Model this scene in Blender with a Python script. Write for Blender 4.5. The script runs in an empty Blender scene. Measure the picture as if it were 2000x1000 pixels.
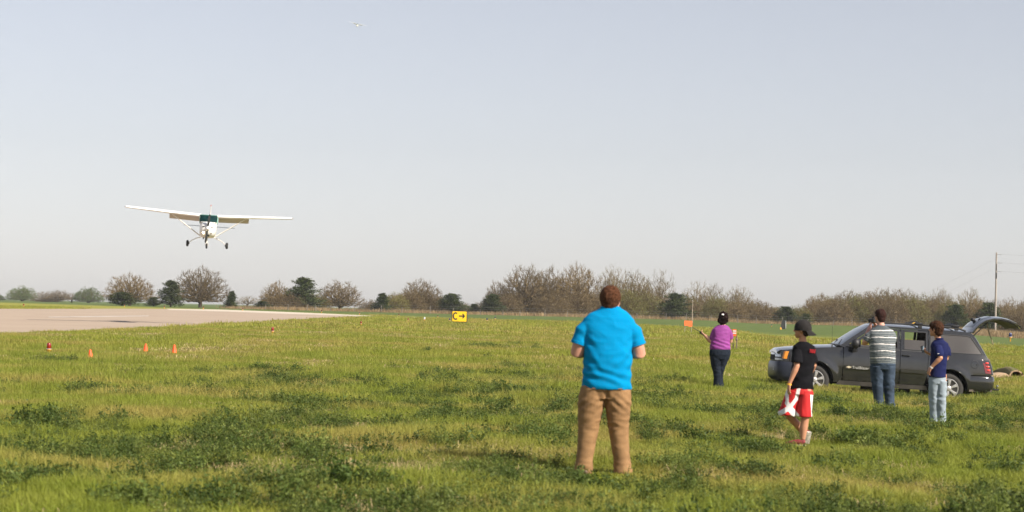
import bpy, math, random
import numpy as np
from mathutils import Vector, Matrix, noise
from mathutils.geometry import delaunay_2d_cdt
R = math.radians
C = bpy.context.scene.collection
random.seed(7)

# ------------------------------------------------------------ camera
CAMZ = 1.56
cam_data = bpy.data.cameras.new('camera')
cam = bpy.data.objects.new('camera', cam_data)
C.objects.link(cam)
bpy.context.scene.camera = cam
cam_data.sensor_width = 36.0
cam_data.lens = 72.0
cam_data.clip_start = 0.5
cam_data.clip_end = 9000.0
CAMROT = (Matrix.Rotation(R(90 + 1.547), 4, 'X') @ Matrix.Rotation(R(1.4), 4, 'Z'))
cam.matrix_world = Matrix.Translation((0, 0, CAMZ)) @ CAMROT
cam_data.dof.use_dof = True
cam_data.dof.focus_distance = 62.0
cam_data.dof.aperture_fstop = 3.6

# ------------------------------------------------------------ sky, sun, exposure
SUN_EL, SUN_AZ = R(38), R(128)
world = bpy.data.worlds.new('World')
bpy.context.scene.world = world
world.use_nodes = True
wn = world.node_tree
sky = wn.nodes.new('ShaderNodeTexSky')
sky.sky_type = 'NISHITA'
sky.sun_disc = False
sky.sun_elevation = SUN_EL
sky.sun_rotation = SUN_AZ
sky.altitude = 0
sky.air_density = 1.0
sky.dust_density = 0.6
sky.ozone_density = 1.0
hs_ = wn.nodes.new('ShaderNodeHueSaturation'); hs_.inputs['Saturation'].default_value = .44
tn_ = wn.nodes.new('ShaderNodeMix'); tn_.data_type = 'RGBA'; tn_.blend_type = 'MULTIPLY'; tn_.inputs['Factor'].default_value = 1.0
tn_.inputs['B'].default_value = (.98, .960, 1.02, 1)
wn.links.new(sky.outputs[0], hs_.inputs['Color']); wn.links.new(hs_.outputs[0], tn_.inputs['A'])
wn.links.new(tn_.outputs['Result'], wn.nodes['Background'].inputs[0])
wn.nodes['Background'].inputs[1].default_value = 0.065
sd = bpy.data.lights.new('sun', 'SUN')
sd.energy = 5.0
sd.angle = R(0.5)
sd.color = (1.0, 0.915, 0.79)
sun = bpy.data.objects.new('sun', sd)
C.objects.link(sun)
sun_dir = Vector((math.sin(SUN_AZ) * math.cos(SUN_EL), math.cos(SUN_AZ) * math.cos(SUN_EL), math.sin(SUN_EL)))
sun.rotation_euler = sun_dir.to_track_quat('Z', 'Y').to_euler()
sun.location = (0, 0, 60)
sc = bpy.context.scene
sc.view_settings.view_transform = 'Standard'
sc.view_settings.look = 'None'
sc.view_settings.exposure = 0.84
sc.view_settings.gamma = 1.0
sc.view_settings.use_curve_mapping = False
sc.cycles.volume_bounces = 0

# ------------------------------------------------------------ terrain height
def smooth(a, b, x):
    t = np.clip((x - a) / (b - a), 0, 1)
    return t * t * (3 - 2 * t)
def sig(x):
    return 1 / (1 + np.exp(-np.clip(x, -40, 40)))
_RY = [0, 85, 130, 165, 200, 250, 300, 350, 1000, 9000]
_RZ = [0, 0.0, .13, .30, .50, .74, .88, .95, 1.0, 1.0]
def gz(x, y):
    x = np.asarray(x, float); y = np.asarray(y, float)
    yy = np.maximum(y, 1.0)
    rise = np.interp(y, _RY, _RZ) * (1 - .95 * smooth(.19, .255, x / yy) * smooth(90, 200, y))
    dip = .43 * sig((x - 7.0 - (y - 50) * .1) / 1.1) * sig((y - 43) / 1.8) * (1 - .3 * smooth(140, 300, y))
    und = (.022 * np.sin(x * .61 + 1.3) * np.sin(y * .37) + .014 * np.sin(x * 1.7 + y * .9)) * (1 - smooth(60, 110, y))
    g1 = -.05 * np.exp(-((x - 3.7) ** 2 + (y - 26) ** 2) / 9)
    ditch = -.55 * np.exp(-((x - 21.3) ** 2) / 6 - ((y - 84) ** 2) / 30)
    return rise - dip + und + g1 + ditch

def ray(px, py):
    return (CAMROT.to_3x3() @ Vector(((px - 1000) / 4000, (500 - py) / 4000, -1))).normalized()
def at(px, py, Y):
    """world point where the sight line through a photo pixel reaches distance Y"""
    r = ray(px, py)
    return Vector((0, 0, CAMZ)) + r * (Y / r.y)
def hit(px, py):
    r = ray(px, py)
    lo = 6.0; hi = lo
    while hi < 3000:
        p = Vector((0, 0, CAMZ)) + r * (hi / r.y)
        if p.z < float(gz(p.x, p.y)): break
        lo = hi; hi *= 1.02
    for _ in range(30):
        m = (lo + hi) / 2
        p = Vector((0, 0, CAMZ)) + r * (m / r.y)
        if p.z < float(gz(p.x, p.y)): hi = m
        else: lo = m
    return Vector((p.x, p.y, float(gz(p.x, p.y))))
def onground(px, Y):
    p = at(px, 600, Y)
    return Vector((p.x, p.y, float(gz(p.x, p.y))))

# ------------------------------------------------------------ materials
MATS = {}
def mat(name, col=(.5, .5, .5), rough=.7, metal=0.0, var=0.0, vscale=5.0, bump=0.0, bscale=40.0, coat=0.0,
        emit=None, estr=0.0, trans=0.0, alpha=1.0, spec=None, objvar=0.0, col2=None):
    if name in MATS: return MATS[name]
    m = bpy.data.materials.new(name); m.use_nodes = True
    nt = m.node_tree; b = nt.nodes['Principled BSDF']
    b.inputs['Roughness'].default_value = rough
    b.inputs['Metallic'].default_value = metal
    b.inputs['Coat Weight'].default_value = coat
    b.inputs['Coat Roughness'].default_value = .06
    b.inputs['Transmission Weight'].default_value = trans
    b.inputs['Alpha'].default_value = alpha
    if spec is not None: b.inputs['Specular IOR Level'].default_value = spec
    if emit:
        b.inputs['Emission Color'].default_value = (*emit, 1); b.inputs['Emission Strength'].default_value = estr
    tc = nt.nodes.new('ShaderNodeTexCoord')
    n = nt.nodes.new('ShaderNodeTexNoise'); n.inputs['Scale'].default_value = vscale; n.inputs['Detail'].default_value = 5
    nt.links.new(tc.outputs['Object'], n.inputs['Vector'])
    cr = nt.nodes.new('ShaderNodeMix'); cr.data_type = 'RGBA'
    a = tuple(c * (1 - var) for c in col)
    c2 = col2 if col2 else tuple(min(1, c * (1 + var)) for c in col)
    cr.inputs['A'].default_value = (*(col if col2 else a), 1); cr.inputs['B'].default_value = (*c2, 1)
    mr = nt.nodes.new('ShaderNodeMapRange'); mr.inputs[1].default_value = .3; mr.inputs[2].default_value = .7
    nt.links.new(n.outputs['Fac'], mr.inputs[0])
    nt.links.new(mr.outputs[0], cr.inputs['Factor'])
    out = cr.outputs['Result']
    if objvar:
        oi = nt.nodes.new('ShaderNodeObjectInfo')
        hs = nt.nodes.new('ShaderNodeHueSaturation')
        r1 = nt.nodes.new('ShaderNodeMapRange'); r1.inputs[3].default_value = 1 - objvar; r1.inputs[4].default_value = 1 + objvar
        nt.links.new(oi.outputs['Random'], r1.inputs[0]); nt.links.new(r1.outputs[0], hs.inputs['Value'])
        nt.links.new(out, hs.inputs['Color']); out = hs.outputs['Color']
    nt.links.new(out, b.inputs['Base Color'])
    if bump:
        n2 = nt.nodes.new('ShaderNodeTexNoise'); n2.inputs['Scale'].default_value = bscale; n2.inputs['Detail'].default_value = 4
        nt.links.new(tc.outputs['Object'], n2.inputs['Vector'])
        bp = nt.nodes.new('ShaderNodeBump'); bp.inputs['Strength'].default_value = bump; bp.inputs['Distance'].default_value = .02
        nt.links.new(n2.outputs['Fac'], bp.inputs['Height']); nt.links.new(bp.outputs[0], b.inputs['Normal'])
    MATS[name] = m
    return m

def leaf_mat(name, col, col2, transl=.35, patch=None, pscale=.25, vscale=2.0, objvar=.15, rough=.6):
    """foliage: diffuse + translucent, colour varied per plant and over the field"""
    m = bpy.data.materials.new(name); m.use_nodes = True
    nt = m.node_tree; b = nt.nodes['Principled BSDF']; out = nt.nodes['Material Output']
    b.inputs['Roughness'].default_value = rough
    b.inputs['Specular IOR Level'].default_value = .25
    geo = nt.nodes.new('ShaderNodeNewGeometry')
    n = nt.nodes.new('ShaderNodeTexNoise'); n.inputs['Scale'].default_value = vscale; n.inputs['Detail'].default_value = 4
    nt.links.new(geo.outputs['Position'], n.inputs['Vector'])
    mr = nt.nodes.new('ShaderNodeMapRange'); mr.inputs[1].default_value = .33; mr.inputs[2].default_value = .67
    nt.links.new(n.outputs['Fac'], mr.inputs[0])
    mx = nt.nodes.new('ShaderNodeMix'); mx.data_type = 'RGBA'
    mx.inputs['A'].default_value = (*col, 1); mx.inputs['B'].default_value = (*col2, 1)
    nt.links.new(mr.outputs[0], mx.inputs['Factor'])
    res = mx.outputs['Result']
    if patch:
        n2 = nt.nodes.new('ShaderNodeTexNoise'); n2.inputs['Scale'].default_value = pscale; n2.inputs['Detail'].default_value = 5
        nt.links.new(geo.outputs['Position'], n2.inputs['Vector'])
        m2 = nt.nodes.new('ShaderNodeMapRange'); m2.inputs[1].default_value = .46; m2.inputs[2].default_value = .64
        nt.links.new(n2.outputs['Fac'], m2.inputs[0])
        mx2 = nt.nodes.new('ShaderNodeMix'); mx2.data_type = 'RGBA'
        mx2.inputs['B'].default_value = (*patch, 1)
        nt.links.new(res, mx2.inputs['A']); nt.links.new(m2.outputs[0], mx2.inputs['Factor'])
        res = mx2.outputs['Result']
    oi = nt.nodes.new('ShaderNodeObjectInfo')
    hs = nt.nodes.new('ShaderNodeHueSaturation')
    r1 = nt.nodes.new('ShaderNodeMapRange'); r1.inputs[3].default_value = 1 - objvar; r1.inputs[4].default_value = 1 + objvar
    nt.links.new(oi.outputs['Random'], r1.inputs[0]); nt.links.new(r1.outputs[0], hs.inputs['Value'])
    nt.links.new(res, hs.inputs['Color']); res = hs.outputs['Color']
    nt.links.new(res, b.inputs['Base Color'])
    tr = nt.nodes.new('ShaderNodeBsdfTranslucent'); nt.links.new(res, tr.inputs['Color'])
    ms = nt.nodes.new('ShaderNodeMixShader'); ms.inputs[0].default_value = transl
    nt.links.new(b.outputs[0], ms.inputs[1]); nt.links.new(tr.outputs[0], ms.inputs[2])
    nt.links.new(ms.outputs[0], out.inputs['Surface'])
    return m

# ------------------------------------------------------------ mesh helpers
def link(name, me, parent=None):
    o = bpy.data.objects.new(name, me); C.objects.link(o)
    if parent: o.parent = parent
    return o
def tag(o, label=None, cat=None, group=None, kind=None):
    if label: o['label'] = label
    if cat: o['category'] = cat
    if group: o['group'] = group
    if kind: o['kind'] = kind
    return o
def thing(name, label, cat, loc=(0, 0, 0), rz=0.0, group=None):
    o = bpy.data.objects.new(name, None); C.objects.link(o)
    o.empty_display_size = .2
    o.location = loc; o.rotation_euler = (0, 0, rz)
    return tag(o, label, cat, group)
def copy_tree(o, parent=None):
    c = o.copy(); C.objects.link(c)
    if parent: c.parent = parent
    for ch in [k for k in bpy.data.objects if k.parent == o]:
        copy_tree(ch, c)
    return c

class MB:
    def __init__(s): s.V = []; s.F = []; s.M = []; s.mi = 0
    def add(s, verts, faces):
        n = len(s.V); s.V += [tuple(v) for v in verts]
        s.F += [tuple(i + n for i in f) for f in faces]; s.M += [s.mi] * len(faces)
        return s
    def rings(s, rings, cap=True, closed=True):
        n = len(rings[0]); V = [p for r in rings for p in r]; F = []
        for i in range(len(rings) - 1):
            for j in range(n if closed else n - 1):
                k = (j + 1) % n
                F.append((i * n + j, i * n + k, (i + 1) * n + k, (i + 1) * n + j))
        if cap and closed:
            F.append(tuple(reversed(range(n)))); F.append(tuple(range((len(rings) - 1) * n, len(rings) * n)))
        return s.add(V, F)
    def tube(s, pts, rad, n=10, flat=None, up=None):
        """tapered tube along pts; rad = list of r or (rx, ry); rx along side axis"""
        pts = [Vector(p) for p in pts]; R_ = []
        side = None
        for i, p in enumerate(pts):
            a = pts[max(0, i - 1)]; b = pts[min(len(pts) - 1, i + 1)]
            t = (b - a).normalized()
            u = Vector(up) if up else (Vector((0, 1, 0)) if abs(t.y) < .9 else Vector((1, 0, 0)))
            if side is None or up: sd_ = t.cross(u).normalized()
            else: sd_ = (side - t * side.dot(t)).normalized()
            side = sd_; w = sd_.cross(t).normalized()
            r = rad[i] if isinstance(rad, (list, tuple)) else rad
            rx, ry = r if isinstance(r, tuple) else (r, r)
            R_.append([p + sd_ * (rx * math.cos(2 * math.pi * k / n)) + w * (ry * math.sin(2 * math.pi * k / n)) for k in range(n)])
        return s.rings(R_)
    def stack(s, secs, n=28, e=2.3):
        """closed body of horizontal superellipse sections (cx, cy, z, rx, ry)"""
        R_ = []
        for cx, cy, z, rx, ry in secs:
            ring = []
            for k in range(n):
                a = 2 * math.pi * k / n; c, d = math.cos(a), math.sin(a)
                ring.append((cx + rx * math.copysign(abs(c) ** (2 / e), c), cy + ry * math.copysign(abs(d) ** (2 / e), d), z))
            R_.append(ring)
        return s.rings(R_)
    def ell(s, c, r, n=14, m=10, rot=None):
        rot = rot or Matrix.Identity(3); c = Vector(c); R_ = []
        for i in range(1, m):
            a = math.pi * i / m
            R_.append([c + rot @ Vector((r[0] * math.sin(a) * math.cos(2 * math.pi * k / n), r[1] * math.sin(a) * math.sin(2 * math.pi * k / n), -r[2] * math.cos(a))) for k in range(n)])
        nv = len(s.V); s.rings(R_, cap=False)
        s.V += [tuple(c + rot @ Vector((0, 0, -r[2]))), tuple(c + rot @ Vector((0, 0, r[2])))]
        L = len(s.V)
        for k in range(n):
            s.F.append((L - 2, nv + (k + 1) % n, nv + k)); s.M.append(s.mi)
            b = nv + (m - 2) * n
            s.F.append((L - 1, b + k, b + (k + 1) % n)); s.M.append(s.mi)
        return s
    def box(s, c, d, rz=0.0, bev=0.0, mx=None):
        x, y, z = [v / 2 for v in d]
        if bev:
            b = min(bev, x * .9, y * .9, z * .9); R_ = []
            for zz, k in ((-z, b), (-z + b, 0), (z - b, 0), (z, b)):
                X, Y = x - k, y - k; q = b * .6 if not k else b * .3
                R_.append([(X - q, -Y, zz), (X, -Y + q, zz), (X, Y - q, zz), (X - q, Y, zz), (-X + q, Y, zz), (-X, Y - q, zz), (-X, -Y + q, zz), (-X + q, -Y, zz)])
            V = [p for r in R_ for p in r]; F = []
            for i in range(3):
                for j in range(8): F.append((i * 8 + j, i * 8 + (j + 1) % 8, (i + 1) * 8 + (j + 1) % 8, (i + 1) * 8 + j))
            F += [tuple(reversed(range(8))), tuple(range(24, 32))]
        else:
            V = [(sx * x, sy * y, sz * z) for sz in (-1, 1) for sx, sy in ((-1, -1), (1, -1), (1, 1), (-1, 1))]
            F = [(3, 2, 1, 0), (4, 5, 6, 7), (0, 1, 5, 4), (1, 2, 6, 5), (2, 3, 7, 6), (3, 0, 4, 7)]
        M_ = Matrix.Translation(c) @ (mx if mx else Matrix.Rotation(rz, 4, 'Z'))
        return s.add([M_ @ Vector(v) for v in V], F)
    def lathe(s, prof, c=(0, 0, 0), n=20, axis='Z'):
        """prof: (r, h) list"""
        R_ = []
        for r, h in prof:
            ring = []
            for k in range(n):
                a = 2 * math.pi * k / n; p = (r * math.cos(a), r * math.sin(a), h)
                if axis == 'Y': p = (p[0], -p[2], p[1])
                if axis == 'X': p = (p[2], p[0], p[1])
                ring.append((p[0] + c[0], p[1] + c[1], p[2] + c[2]))
            R_.append(ring)
        return s.rings(R_)
    def mesh(s, name, mats, smooth_=True, sharp=None):
        me = bpy.data.meshes.new(name); me.from_pydata(s.V, [], s.F)
        mats = mats if isinstance(mats, (list, tuple)) else [mats]
        for m in mats: me.materials.append(m)
        if len(mats) > 1: me.polygons.foreach_set('material_index', s.M)
        if smooth_: me.polygons.foreach_set('use_smooth', [True] * len(s.F))
        me.update()
        if smooth_ and sharp: me.set_sharp_from_angle(angle=R(sharp))
        return me
    def build(s, name, mats, parent=None, smooth_=True, sharp=38):
        return link(name, s.mesh(name, mats, smooth_, sharp), parent)

def fuse(mb, voxel=.008, it=6, disp=None, clip=None):
    """join overlapping closed pieces into one continuous skin"""
    me = mb.mesh('tmp', [], False)
    o = bpy.data.objects.new('tmp', me); C.objects.link(o)
    r = o.modifiers.new('r', 'REMESH'); r.mode = 'VOXEL'; r.voxel_size = voxel
    sm = o.modifiers.new('s', 'SMOOTH'); sm.factor = .5; sm.iterations = it
    dg = bpy.context.evaluated_depsgraph_get(); dg.update()
    me2 = bpy.data.meshes.new_from_object(o.evaluated_get(dg))
    bpy.data.objects.remove(o); bpy.data.meshes.remove(me)
    if disp:
        n = len(me2.vertices); co = np.empty(n * 3); nr = np.empty(n * 3)
        me2.vertices.foreach_get('co', co); me2.vertices.foreach_get('normal', nr)
        co = co.reshape(-1, 3); nr = nr.reshape(-1, 3)
        d = np.array([disp(*c) for c in co])
        co = co + nr * d[:, None]
        me2.vertices.foreach_set('co', co.ravel())
    me2.polygons.foreach_set('use_smooth', [True] * len(me2.polygons))
    me2.update()
    return me2
def fused(mb, name, m, parent, voxel=.008, it=6, disp=None):
    me = fuse(mb, voxel, it, disp); me.name = name
    me.materials.clear(); me.materials.append(m)
    me.polygons.foreach_set('material_index', [0] * len(me.polygons))
    return link(name, me, parent)

def seg_arrays(segs, sides=3):
    """segs (N,8): p0 p1 r0 r1 -> verts, quads of tapered prisms"""
    S = np.asarray(segs, float); N = len(S)
    p0, p1, r0, r1 = S[:, :3], S[:, 3:6], S[:, 6], S[:, 7]
    t = p1 - p0; t /= np.maximum(np.linalg.norm(t, axis=1), 1e-9)[:, None]
    u = np.where(np.abs(t[:, 2:3]) < .9, np.array([[0, 0, 1.]]), np.array([[1., 0, 0]]))
    a = np.cross(t, u); a /= np.linalg.norm(a, axis=1)[:, None]; b = np.cross(a, t)
    V = np.empty((N, 2 * sides, 3))
    for k in range(sides):
        an = 2 * math.pi * k / sides; dr = a * math.cos(an) + b * math.sin(an)
        V[:, k] = p0 + dr * r0[:, None]; V[:, sides + k] = p1 + dr * r1[:, None]
    base = (np.arange(N) * 2 * sides)[:, None]
    F = np.concatenate([base + np.array([[k, (k + 1) % sides, sides + (k + 1) % sides, sides + k]]) for k in range(sides)])
    return V.reshape(-1, 3), F
def quad_arrays(cen, size, rng, flat=None):
    """random leaf quads"""
    N = len(cen); n = rng.normal(size=(N, 3))
    if flat is not None: n[:, 2] += flat
    n /= np.linalg.norm(n, axis=1)[:, None]
    r = rng.normal(size=(N, 3)); a = np.cross(n, r); a /= np.linalg.norm(a, axis=1)[:, None]; b = np.cross(n, a)
    s = size[:, None]
    V = np.stack([cen - a * s * .5, cen + b * s * .28, cen + a * s * .5, cen - b * s * .28], 1).reshape(-1, 3)
    F = (np.arange(N) * 4)[:, None] + np.array([[0, 1, 2, 3]])
    return V, F
def np_mesh(name, parts, mats):
    """parts: list of (V, F quads, material index)"""
    off = 0; Vs = []; Fs = []; Ms = []
    for V, F, mi in parts:
        Vs.append(V); Fs.append(F + off); Ms.append(np.full(len(F), mi)); off += len(V)
    V = np.concatenate(Vs); F = np.concatenate(Fs); M_ = np.concatenate(Ms)
    me = bpy.data.meshes.new(name)
    me.vertices.add(len(V)); me.vertices.foreach_set('co', V.ravel())
    me.loops.add(F.size); me.loops.foreach_set('vertex_index', F.ravel().astype(np.int32))
    me.polygons.add(len(F)); me.polygons.foreach_set('loop_start', (np.arange(len(F)) * F.shape[1]).astype(np.int32))
    for m in mats: me.materials.append(m)
    me.polygons.foreach_set('material_index', M_.astype(np.int32))
    me.update(calc_edges=True); me.validate()
    return me

# ------------------------------------------------------------ ground
def build_ground():
    m = bpy.data.materials.new('field_ground'); m.use_nodes = True
    nt = m.node_tree; b = nt.nodes['Principled BSDF']; L = nt.links.new
    b.inputs['Roughness'].default_value = .9; b.inputs['Specular IOR Level'].default_value = .1
    geo = nt.nodes.new('ShaderNodeNewGeometry')
    def nz(scale, det=6, rough=.6):
        n = nt.nodes.new('ShaderNodeTexNoise'); n.inputs['Scale'].default_value = scale
        n.inputs['Detail'].default_value = det; n.inputs['Roughness'].default_value = rough
        L(geo.outputs['Position'], n.inputs['Vector']); return n.outputs['Fac']
    def mr(v, a, b_, c=0., d=1.):
        q = nt.nodes.new('ShaderNodeMapRange'); q.inputs[1].default_value = a; q.inputs[2].default_value = b_
        q.inputs[3].default_value = c; q.inputs[4].default_value = d; L(v, q.inputs[0]); return q.outputs[0]
    def mix(f, a, b_):
        q = nt.nodes.new('ShaderNodeMix'); q.data_type = 'RGBA'; L(f, q.inputs['Factor'])
        for k, v in (('A', a), ('B', b_)):
            if isinstance(v, tuple): q.inputs[k].default_value = (*v, 1)
            else: L(v, q.inputs[k])
        return q.outputs['Result']
    grass = mix(mr(nz(1.1, 8, .7), .35, .65), (.20, .205, .030), (.26, .25, .042))
    grass = mix(mr(nz(.12, 8, .65), .52, .70), grass, (.42, .34, .14))
    grass = mix(mr(nz(.35, 6, .6), .56, .72), grass, (.12, .15, .026))
    crop = mix(mr(nz(.5, 6, .6), .35, .65), (.070, .105, .026), (.105, .135, .036))
    sx = nt.nodes.new('ShaderNodeSeparateXYZ'); L(geo.outputs['Position'], sx.inputs[0])
    ma = nt.nodes.new('ShaderNodeMath'); ma.operation = 'MULTIPLY_ADD'
    L(sx.outputs['X'], ma.inputs[0]); ma.inputs[1].default_value = 1.5; L(sx.outputs['Y'], ma.inputs[2])
    mb_ = nt.nodes.new('ShaderNodeMath'); mb_.operation = 'MULTIPLY_ADD'
    L(nz(.12, 9, .75), mb_.inputs[0]); mb_.inputs[1].default_value = 70; L(ma.outputs[0], mb_.inputs[2])
    f = mr(mb_.outputs[0], 236, 270)
    L(mix(f, grass, crop), b.inputs['Base Color'])
    bp = nt.nodes.new('ShaderNodeBump'); bp.inputs['Strength'].default_value = .6; bp.inputs['Distance'].default_value = .05
    L(nz(9, 6), bp.inputs['Height']); L(bp.outputs[0], b.inputs['Normal'])
    # one sheet, finer near the camera
    ys = np.concatenate([np.arange(-30, 8, 4.), np.arange(8, 120, .8), np.geomspace(120, 6500, 110)])
    us = np.concatenate([np.linspace(-3.2, -.5, 12)[:-1], np.linspace(-.5, .5, 150), np.linspace(.5, 3.2, 12)[1:]])
    V = []; W = len(us)
    for y in ys:
        w = max(abs(y), 26) + 12
        x = us * w * (1 if y > 0 else 1.2)
        z = gz(x, np.full_like(x, max(y, 0)))
        V += list(zip(x, np.full_like(x, y), z))
    F = [(i * W + j, i * W + j + 1, (i + 1) * W + j + 1, (i + 1) * W + j) for i in range(len(ys) - 1) for j in range(W - 1)]
    me = bpy.data.meshes.new('ground'); me.from_pydata(V, [], F); me.materials.append(m)
    me.polygons.foreach_set('use_smooth', [True] * len(F)); me.update()
    tag(link('ground', me), kind='structure')
build_ground()

# ------------------------------------------------------------ runway
def sheet(name, near, far, m, lift, sub=40, rows=14):
    """strip between two world-space edge lines, draped over the terrain"""
    def samp(pts, t):
        d = [0]
        for a, b in zip(pts, pts[1:]): d.append(d[-1] + (Vector(b[:2]) - Vector(a[:2])).length)
        q = t * d[-1]
        return Vector((np.interp(q, d, [p[0] for p in pts]), np.interp(q, d, [p[1] for p in pts]), 0))
    V = []; F = []
    for i in range(sub + 1):
        a = samp(near, i / sub); b = samp(far, i / sub)
        for j in range(rows + 1):
            p = a.lerp(b, j / rows); V.append((p.x, p.y, float(gz(p.x, p.y)) + lift))
    for i in range(sub):
        for j in range(rows):
            k = i * (rows + 1) + j; F.append((k, k + rows + 1, k + rows + 2, k + 1))
    me = bpy.data.meshes.new(name); me.from_pydata(V, [], F); me.materials.append(m)
    me.polygons.foreach_set('use_smooth', [True] * len(F)); me.update()
    return tag(link(name, me), kind='structure')
def concrete_mat(name, c1, c2, stain):
    m = mat(name, c1, .85, var=0, col2=c2, vscale=.12)
    nt = m.node_tree; b = nt.nodes['Principled BSDF']
    src = b.inputs['Base Color'].links[0].from_socket
    geo = nt.nodes.new('ShaderNodeNewGeometry'); mp = nt.nodes.new('ShaderNodeMapping')
    mp.inputs['Rotation'].default_value = (0, 0, R(-4)); mp.inputs['Scale'].default_value = (1, .12, 1)
    nt.links.new(geo.outputs['Position'], mp.inputs[0])
    n = nt.nodes.new('ShaderNodeTexNoise'); n.inputs['Scale'].default_value = .8; n.inputs['Detail'].default_value = 7
    nt.links.new(mp.outputs[0], n.inputs['Vector'])
    r = nt.nodes.new('ShaderNodeMapRange'); r.inputs[1].default_value = .5; r.inputs[2].default_value = .72; r.inputs[4].default_value = .3
    nt.links.new(n.outputs['Fac'], r.inputs[0])
    x = nt.nodes.new('ShaderNodeMix'); x.data_type = 'RGBA'; x.inputs['B'].default_value = (*stain, 1)
    nt.links.new(r.outputs[0], x.inputs['Factor']); nt.links.new(src, x.inputs['A'])
    nt.links.new(x.outputs['Result'], b.inputs['Base Color'])
    return m
m_run = concrete_mat('runway_concrete', (.33, .252, .188), (.37, .288, .215), (.30, .225, .165))
m_apr = concrete_mat('pale_concrete', (.50, .43, .35), (.56, .49, .40), (.38, .33, .28))
near = [(-40, 40)] + [tuple(hit(x, y)[:2]) for x, y in ((0, 655), (200, 647.5), (400, 637), (600, 626), (756, 619.4))]
far = [(-100, 120)] + [tuple(hit(x, y)[:2]) for x, y in ((0, 603.2), (180, 603.2), (330, 603.6), (520, 608), (758, 618.3))]
sheet('runway', near, far, m_run, .012)
ap_n = [tuple(hit(x, y)[:2]) for x, y in ((330, 605.5), (440, 608.6), (560, 613.2), (736, 618.5))]
ap_f = [tuple(hit(x, y)[:2]) for x, y in ((325, 603.2), (430, 604.8), (560, 609.6), (738, 617.5))]
sheet('pavement', ap_n, ap_f, m_apr, .018, 24, 4)
tx_n = [tuple(hit(x, y)[:2]) for x, y in ((752, 620.6), (810, 622.6), (864, 624.4))]
tx_f = [tuple(hit(x, y)[:2]) for x, y in ((752, 619.2), (810, 620.6), (864, 622.8))]
sheet('taxiway', tx_n, tx_f, m_apr, .05, 16, 4)
cl_n = [tuple(hit(x, y)[:2]) for x, y in ((95, 620.2), (180, 619.4), (290, 617.8))]
cl_f = [tuple(hit(x, y)[:2]) for x, y in ((95, 619.3), (180, 618.2), (290, 616.8))]
sheet('runway_marking', cl_n, cl_f, mat('worn_white_paint', (.48, .44, .40), .8, var=.25, vscale=.6), .020, 30, 2)
# ------------------------------------------------------------ trees
rng = np.random.default_rng(11)
m_bark = mat('grey_brown_bark', (.070, .050, .032), .9, var=.3, vscale=3)
m_twig = mat('twig_tan', (.150, .102, .040), .9, var=.35, vscale=1.2, objvar=.2)
m_twig2 = mat('twig_brown', (.118, .078, .030), .9, var=.35, vscale=1.2, objvar=.2)
m_bud = leaf_mat('bud_yellow_green', (.22, .19, .055), (.16, .165, .045), .35)
m_budb = leaf_mat('bud_tan', (.23, .165, .080), (.15, .110, .050), .3)
m_green = leaf_mat('spring_leaf', (.10, .16, .04), (.15, .19, .05), .4)
m_cedar = leaf_mat('cedar_needles', (.020, .034, .006), (.058, .072, .014), .15, vscale=.9)

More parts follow.
